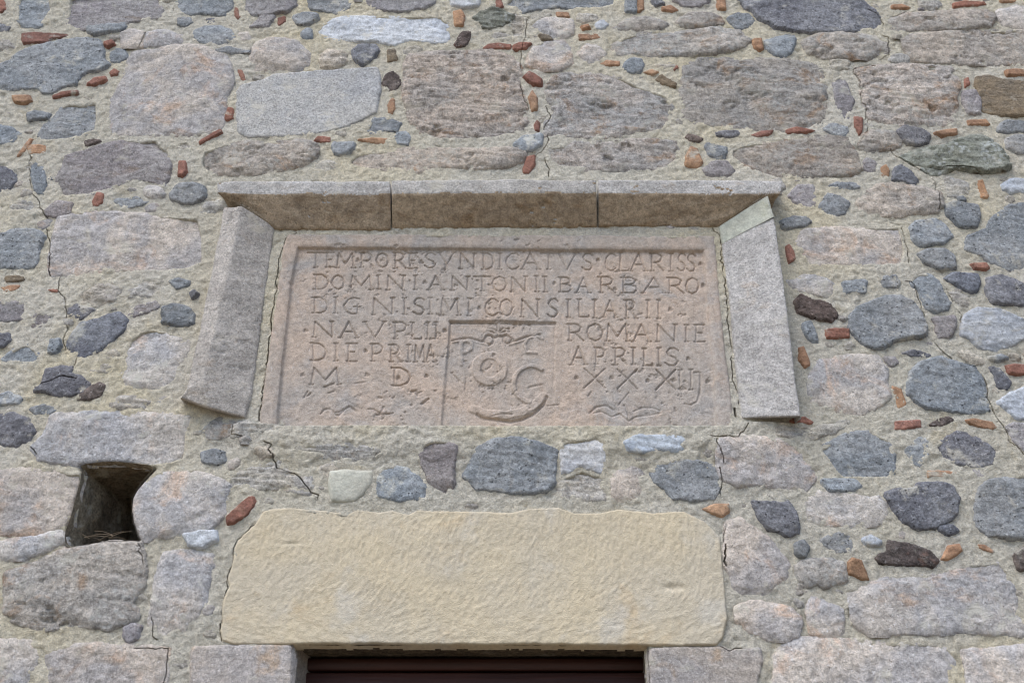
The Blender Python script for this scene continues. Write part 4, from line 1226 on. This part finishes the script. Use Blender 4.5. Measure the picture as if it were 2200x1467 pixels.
for a, wmm, dmm in strokes:
    q = a / ZOOM + np.array(T0, float)
    L = wall_pt(q[:, 0], q[:, 1], PH - .014)
    hw = wmm * .0005 * 1.05
    l0 = L.min(0) - .012; l1 = L.max(0) + .012
    i0, i1 = np.searchsorted(xs, [l0[0], l1[0]]); j0, j1 = np.searchsorted(zs, [l0[1], l1[1]])
    if i1 <= i0 or j1 <= j0: continue
    sx, sz = X[j0:j1, i0:i1], Z[j0:j1, i0:i1]
    jx = sx + .0010 * fbm(sx * 60, sz * 60, 321, 2); jz = sz + .0010 * fbm(sx * 60, sz * 60, 323, 2)
    d = np.full(sx.shape, 1e9)
    for (ax, az), (bx, bz) in zip(L[:-1], L[1:]):
        ex, ez = bx - ax, bz - az; LL = ex * ex + ez * ez + 1e-12
        t = np.clip(((jx - ax) * ex + (jz - az) * ez) / LL, 0, 1)
        d = np.minimum(d, np.hypot(jx - ax - t * ex, jz - az - t * ez))
    prof = np.clip((hw * 1.35 - d) / (hw * 1.0), 0, 1)
    wear = np.clip(1.0 + .4 * fbm(sx * 14, sz * 14, 325, 3), .72, 1.2)
    cut[j0:j1, i0:i1] = np.maximum(cut[j0:j1, i0:i1], dmm * .001 * prof * wear)
h = h - cut
r = .012
t = np.clip(1 - so / r, 0, 1)
h = h - .006 * (1 - np.sqrt(np.maximum(0, 1 - t * t))) - np.maximum(0, -so) * 2.5
PLQM = None
def plaque_mat(name):
    s = NB(name)
    v = s.coords((1, 1, 1), rnd=False)
    a = s.noise(v, 3.2, 5, .6, .5)
    col = s.mix(s.rng(a, .36, .62), srgb(181, 163, 147), srgb(167, 157, 147))
    b = s.noise(v, 5.5, 6, .65, .4)
    col = s.mix(s.rng(b, .50, .70, 0, .75), col, srgb(158, 154, 150))
    c = s.noise(v, 7.0, 6, .7, .6)
    col = s.mix(s.rng(c, .58, .74, 0, .6), col, srgb(186, 162, 142))
    w = s.noise(v, 5.0, 5, .7)
    col = s.mix(s.rng(w, .63, .76, 0, .6), col, srgb(200, 192, 182))
    m = s.noise(v, 60, 5, .72)
    col = s.mix(1.0, col, s.grey(s.rng(m, .3, .7, .82, 1.16)), 'MULTIPLY')
    f = s.noise(v, 300, 2, .7)
    col = s.mix(1.0, col, s.grey(s.rng(f, .3, .7, .84, 1.15)), 'MULTIPLY')
    sp = s.noise(v, 130, 2, .6)
    col = s.mix(s.rng(sp, .64, .72, 0, .5), col, srgb(196, 190, 186))
    nrm = s.bump(s.math('ADD', m, s.math('MULTIPLY', f, .4)), .6, .006)
    s.l(col, s.b.inputs["Base Color"]); s.l(nrm, s.b.inputs["Normal"])
    s.b.inputs["Roughness"].default_value = .93; s.b.inputs["Specular IOR Level"].default_value = .2
    return s.m
PLQM = plaque_mat("plaque_limestone")
plaque = thing("inscription_plaque", "carved pinkish stone plaque with six-line Latin inscription and shield emblem", "plaque", (0, 0, float(zs[0])))
keep = so > -.009
in_emb = emb_sd > -.004
cell = keep[:-1, :-1] & keep[1:, :-1] & keep[:-1, 1:] & keep[1:, 1:]
zone = np.where(in_emb[:-1, :-1], 2, np.where(si[:-1, :-1] > -.0045, 1, 0))
full = np.arange(X.size).reshape(X.shape)
allv = np.stack([X.ravel(), -h.ravel(), Z.ravel() - zs[0]], 1)
for zi, nm in ((0, "raised_border"), (1, "inscribed_field"), (2, "carved_emblem")):
    q = cell & (zone == zi)
    f4 = np.stack([full[:-1, :-1][q], full[:-1, 1:][q], full[1:, 1:][q], full[1:, :-1][q]], 1)
    used, inv = np.unique(f4, return_inverse=True)
    link(nm, mesh_from(nm, allv[used], inv.reshape(-1, 4)), PLQM, plaque)

# ------------------------------------------------------------------ projecting frame round the plaque
FRM = stone_mat("grey_dressed_frame_stone", srgb(188, 184, 179), srgb(174, 170, 165), srgb(172, 155, 135), .4, 1.4, light=.4, dark=.35, mottle=.2, grain=.24, bump=.7)
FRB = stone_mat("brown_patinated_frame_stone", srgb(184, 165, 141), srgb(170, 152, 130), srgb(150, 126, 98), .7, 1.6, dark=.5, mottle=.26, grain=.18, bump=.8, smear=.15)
frame = thing("plaque_frame", "projecting grey stone moulding with splayed inner faces around the inscribed plaque", "stone frame", (0, 0, float(wall_pt(1100, 900)[1])))
fz = frame.location.z
PF = .070
def tool(U, V):       # fine diagonal chisel lines
    return .0006 * np.sin((U * 1.0 + V * 1.4) * 620 + 2.5 * fbm(U * 20, V * 20, 3, 2)) + 0 * U
def put_frame(name, net, seed, color, amp=.003, step=.0055, caps=True):
    net = np.asarray(net, float)
    vv, ff, _, (nr, nc) = loft(net, step, amp, 10, seed, (1, 1.6), tool)
    faces = [ff]
    if caps:                       # close both ends
        idx = np.arange(nr * nc).reshape(nr, nc)
        for c, flip in ((0, False), (nc - 1, True)):
            ring = idx[:, c]
            m = vv[ring].mean(0); vv = np.concatenate([vv, [m]]); k = len(vv) - 1
            tri = np.stack([ring[:-1], ring[1:], np.full(nr - 1, k)], 1)
            faces.append(tri if not flip else tri[:, ::-1])
    vv = vv.copy(); vv[:, 2] -= fz
    return link(name, mesh_from(name, vv, faces), FRM, frame, color)
def cornice(cols, seed, color, dh=0.0):
    """cols: per column the pixels of the front top edge, front bottom edge and inner edge (+ how far the inner edge stands out)."""
    net = []
    for ft, fb, inn, hi in cols:
        a = P3(*ft, PF + dh); i_ = P3(*inn, hi)
        net.append([a + np.array([0, PF + .05, .012]), a, P3(*fb, PF + dh), i_, i_ + np.array([0, .05, 0])])
    net = np.array(net).transpose(1, 0, 2)[::-1]
    o = put_frame("cornice_block", net, seed, color, amp=.0042)
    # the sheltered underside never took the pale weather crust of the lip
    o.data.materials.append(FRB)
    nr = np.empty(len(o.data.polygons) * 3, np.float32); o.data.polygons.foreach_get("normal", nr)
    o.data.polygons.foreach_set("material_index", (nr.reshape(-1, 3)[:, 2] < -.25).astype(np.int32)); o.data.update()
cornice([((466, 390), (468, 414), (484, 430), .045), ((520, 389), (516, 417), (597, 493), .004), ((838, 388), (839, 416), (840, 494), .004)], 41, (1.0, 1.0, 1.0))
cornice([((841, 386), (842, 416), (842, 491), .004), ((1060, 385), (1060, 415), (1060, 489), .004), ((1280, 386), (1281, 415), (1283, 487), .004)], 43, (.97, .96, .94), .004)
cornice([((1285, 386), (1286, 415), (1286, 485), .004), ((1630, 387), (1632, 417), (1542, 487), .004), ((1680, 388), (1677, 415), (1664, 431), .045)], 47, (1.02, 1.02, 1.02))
# left jamb: columns = outer wall side, outer front arris, splay arris, inner edge
ro = lambda top, bot, t: (top[0] + (bot[0] - top[0]) * t, top[1] + (bot[1] - top[1]) * t)
net = []
rows = [((480, 447), (519, 443), (590, 488), .058, .064, .004), ((443, 640), (478, 635), (567, 640), .056, .064, .004),
        ((399, 838), (434, 824), (541, 846), .054, .062, .004), ((386, 854), (446, 876), (526, 897), .046, .042, .004), ((392, 860), (450, 882), (524, 901), -.01, -.01, -.03), ((392, 862), (450, 884), (524, 903), -.04, -.04, -.04)]
for o, s_, n_, ho, hs, hn in rows:
    a = P3(*o, ho)
    net.append([a + np.array([.012, ho + .03, 0]), a, P3(*s_, hs), P3(*n_, hn), P3(*n_, hn) + np.array([.0, .04, 0])])
net = np.array(net)[::-1]
put_frame("jamb", net, 53, (1.03, .985, .94), caps=False)
net = []
jamb_rows = [((1543, 488), (1650, 421), .004, .064), ((1551, 524), (1664, 466), .004, .064), ((1567, 640), (1684, 600), .004, .064), ((1586, 840), (1713, 840), .004, .062), ((1592, 898), (1722, 895), .004, .060), ((1592, 902), (1720, 900), -.03, -.03)]
for n_, o, hn, ho in jamb_rows:
    a = P3(*n_, hn); b = P3(*o, ho)
    net.append([a + np.array([0, .04, 0]), a, a * .5 + b * .5 + np.array([0, -.003, 0]), b, b + np.array([-.01, ho + .04, 0])])
net = np.array(net)
put_frame("jamb", net[1:][::-1], 59, (1.0, 1.0, 1.01), caps=False)
top = net[:2].copy(); top[:, 1:4, 1] -= .002
put_frame("lime_repair", top[::-1], 61, (1.0, 1.02, 1.0), caps=False).data.materials[0] = MAT['Y']

# ------------------------------------------------------------------ lintel
def lintel_mat():
    s = NB("cream_sandstone")
    v = s.coords((1, 1, 1), rnd=False)
    a = s.noise(v, 3.0, 5, .6, .4)
    col = s.mix(s.rng(a, .38, .62), srgb(199, 185, 158), srgb(192, 181, 160))
    b = s.noise(v, 5.0, 5, .65, .8)
    col = s.mix(s.rng(b, .55, .74, 0, .55), col, srgb(192, 168, 132))
    w = s.noise(v, 6.0, 4, .6)
    col = s.mix(s.rng(w, .54, .70, 0, .6), col, srgb(196, 190, 178))
    k = s.noise(v, 2.4, 6, .7, .8)
    col = s.mix(s.rng(k, .58, .76, 0, .4), col, srgb(180, 166, 140))
    m = s.noise(v, 70, 6, .78)
    col = s.mix(1.0, col, s.grey(s.rng(m, .36, .64, .90, 1.08)), 'MULTIPLY')
    f = s.noise(v, 320, 2, .7)
    nrm = s.bump(s.math('ADD', s.math('MULTIPLY', m, .5), s.math('MULTIPLY', f, .4)), .7, .008)
    s.l(col, s.b.inputs["Base Color"]); s.l(nrm, s.b.inputs["Normal"])
    s.b.inputs["Roughness"].default_value = .92; s.b.inputs["Specular IOR Level"].default_value = .2
    return s.m
LINM = lintel_mat()
g = .0026
p = LINTEL
lo = p.min(0) - .012; hi = p.max(0) + .012
xs = np.arange(lo[0], hi[0], g); zs = np.arange(lo[1], hi[1], g)
X, Z = np.meshgrid(xs, zs)
sd = sdf_poly(np.stack([X, Z], -1), p) + .0026 * fbm(X * 30, Z * 30, 501, 4, .65)
zb = float(p[:, 1].min()); zt = float(p[:, 1].max()); t = (Z - zb) / (zt - zb)
wx = X + .02 * fbm(X * 5, Z * 5, 503, 2); wz = Z + .02 * fbm(X * 5, Z * 5, 505, 2)
def chisel(ang, fu, fv, seed):
    c, s_ = math.cos(ang), math.sin(ang)
    return fbm_axis((wx * c + wz * s_) * fu, (-wx * s_ + wz * c) * fv, seed, 3, .5)
up = chisel(math.radians(80), 52, 125, 511); dia = chisel(math.radians(52), 48, 120, 513); flat = chisel(math.radians(14), 40, 115, 515); flat2 = chisel(math.radians(-16), 40, 115, 517)
side = sstep(-.25, .0, X + .3)
low = flat2 * (1 - side) + flat * side
tool_h = up * sstep(.38, .62, t) + dia * (sstep(.16, .34, t) - sstep(.38, .62, t)) + low * (1 - sstep(.16, .34, t))
h = .006 + .0030 * fbm(X * 4, Z * 5, 507, 3) + .0008 * fbm(X * 110, Z * 110, 509, 2, .7) + .0014 * tool_h
for px_, py_, rx, rz, dp in ((1445, 1262, .03, .010, .006), (625, 1168, .03, .004, .0025)):
    c = wall_pt(px_, py_); h = h - dp * np.exp(-((X - c[0]) / rx) ** 2 - ((Z - c[1]) / rz) ** 2)
r = .004; tt = np.clip(1 - sd / r, 0, 1)
h = h - .005 * (1 - np.sqrt(np.maximum(0, 1 - tt * tt))) - np.maximum(0, -sd) * 3.0
keep = sd > -.010
f4 = grid_faces(keep)
vv = np.stack([X[keep], -h[keep], Z[keep] - zb], 1)
lintel = thing("door_lintel", "long smooth cream sandstone lintel with chisel marks over the doorway", "lintel", (0, 0, zb))
link("tooled_face", mesh_from("tooled_face", vv, f4), LINM, lintel)
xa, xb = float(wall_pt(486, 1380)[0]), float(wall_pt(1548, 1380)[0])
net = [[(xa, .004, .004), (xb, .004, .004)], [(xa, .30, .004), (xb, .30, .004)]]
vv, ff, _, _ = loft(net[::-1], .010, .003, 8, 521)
link("soffit", mesh_from("soffit", vv, ff), CAVM, lintel, (.6, .6, .6))  # cavity stone again, tinted evenly darker than in the hole

# ------------------------------------------------------------------ wooden door in the shade under the lintel
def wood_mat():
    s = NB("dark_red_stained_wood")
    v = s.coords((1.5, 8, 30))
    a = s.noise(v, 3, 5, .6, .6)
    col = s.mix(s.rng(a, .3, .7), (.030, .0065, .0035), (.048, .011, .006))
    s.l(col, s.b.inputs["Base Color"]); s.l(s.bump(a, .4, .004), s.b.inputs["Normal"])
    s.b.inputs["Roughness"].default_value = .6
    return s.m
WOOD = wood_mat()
door = thing("wooden_door", "dark red-brown boarded wooden door in shadow beneath the cream lintel", "door", (0, RV, 0))
def bevel_box(name, x0, x1, y0, y1, z0, z1, b=.004):
    v, f = [], []
    prof = [(y1, z0), (y0 + b, z0), (y0, z0 + b), (y0, z1 - b), (y0 + b, z1), (y1, z1)]
    for x in (x0, x1):
        for y, z_ in prof: v.append((x, y, z_))
    n = len(prof)
    for i in range(n):
        j = (i + 1) % n; f.append((i, i + n, j + n, j))
    return mesh_from(name, v, np.array(f), smooth=False)
ztopd = Z_LINT - .004; zl = float(wall_pt(1000, 1441, -RV)[1]) 
edges = [ztopd, zl] 
while edges[-1] > .14: edges.append(edges[-1] - .115)
edges.append(.01)
for i in range(len(edges) - 1):
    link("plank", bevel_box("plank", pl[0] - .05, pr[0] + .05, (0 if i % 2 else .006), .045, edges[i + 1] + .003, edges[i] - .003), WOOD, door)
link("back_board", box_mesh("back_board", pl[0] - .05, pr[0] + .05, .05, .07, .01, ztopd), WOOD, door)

# ------------------------------------------------------------------ dry grass in the putlog hole
def tube(path, r):
    path = np.array(path); V, n = [], 5
    for i, q in enumerate(path):
        d = path[min(i + 1, len(path) - 1)] - path[max(i - 1, 0)]; d /= np.linalg.norm(d) + 1e-9
        u = np.cross(d, [.3, .5, .8]); u /= np.linalg.norm(u); w = np.cross(d, u)
        rr = r * (1 - .6 * i / len(path))
        V += [q + rr * (math.cos(a) * u + math.sin(a) * w) for a in np.arange(n) * 2 * math.pi / n]
    F_ = []
    for i in range(len(path) - 1):
        for k in range(n):
            F_.append((i * n + k, i * n + (k + 1) % n, (i + 1) * n + (k + 1) % n, (i + 1) * n + k))
    return np.array(V), np.array(F_)
sb = NB("dry_grass_straw"); sb.b.inputs["Base Color"].default_value = (.15, .11, .07, 1); sb.b.inputs["Roughness"].default_value = .8
tw = thing("dry_grass", "few dry grass stalks lying in the square hole in the wall", "dry grass", (0, 0, 0))
base = P3(208, 1160, -.035)
tr = random.Random(9)
for k in range(9):
    a = base + np.array([tr.uniform(-.05, .06), tr.uniform(-.02, .06), tr.uniform(.0, .014)])
    L = tr.uniform(.05, .10); an = tr.uniform(-.6, .6) + (math.pi if k % 2 else 0); el = tr.uniform(.15, .7)
    path = [a + np.array([math.cos(an) * L * t_, math.sin(an) * L * t_ * .5, math.sin(el) * L * t_ - .02 * t_ * t_]) for t_ in np.linspace(0, 1, 7)]
    vv, ff = tube(path, .0010)
    link("stalk", mesh_from("stalk", vv, ff), sb.m, tw)

# ------------------------------------------------------------------ ground the photographer stands on
gs = NB("trodden_earth_and_gravel")
v = gs.coords((1, 1, 1), rnd=False)
a = gs.noise(v, 3, 6, .65); b = gs.noise(v, 60, 4, .7)
col = gs.mix(gs.rng(a, .35, .65), srgb(136, 120, 98), srgb(124, 111, 92))
col = gs.mix(1.0, col, gs.grey(gs.rng(b, .3, .7, .75, 1.25)), 'MULTIPLY')
gs.l(col, gs.b.inputs["Base Color"]); gs.l(gs.bump(b, .8, .02), gs.b.inputs["Normal"]); gs.b.inputs["Roughness"].default_value = .95
gx = np.concatenate([np.linspace(-120, -8, 12), np.linspace(-7, 7, 60), np.linspace(8, 120, 12)])
GX, GY = np.meshgrid(gx, gx)
gz = -.004 + .02 * fbm(GX * .7, GY * .7, 601, 3) * (np.abs(GX) < 20) - .02
nn = np.arange(GX.size).reshape(GX.shape)
q = np.stack([nn[:-1, :-1], nn[:-1, 1:], nn[1:, 1:], nn[1:, :-1]], -1).reshape(-1, 4)
tag(link("ground", mesh_from("ground", np.stack([GX.ravel(), GY.ravel(), gz.ravel()], 1), q), gs.m), kind="structure")
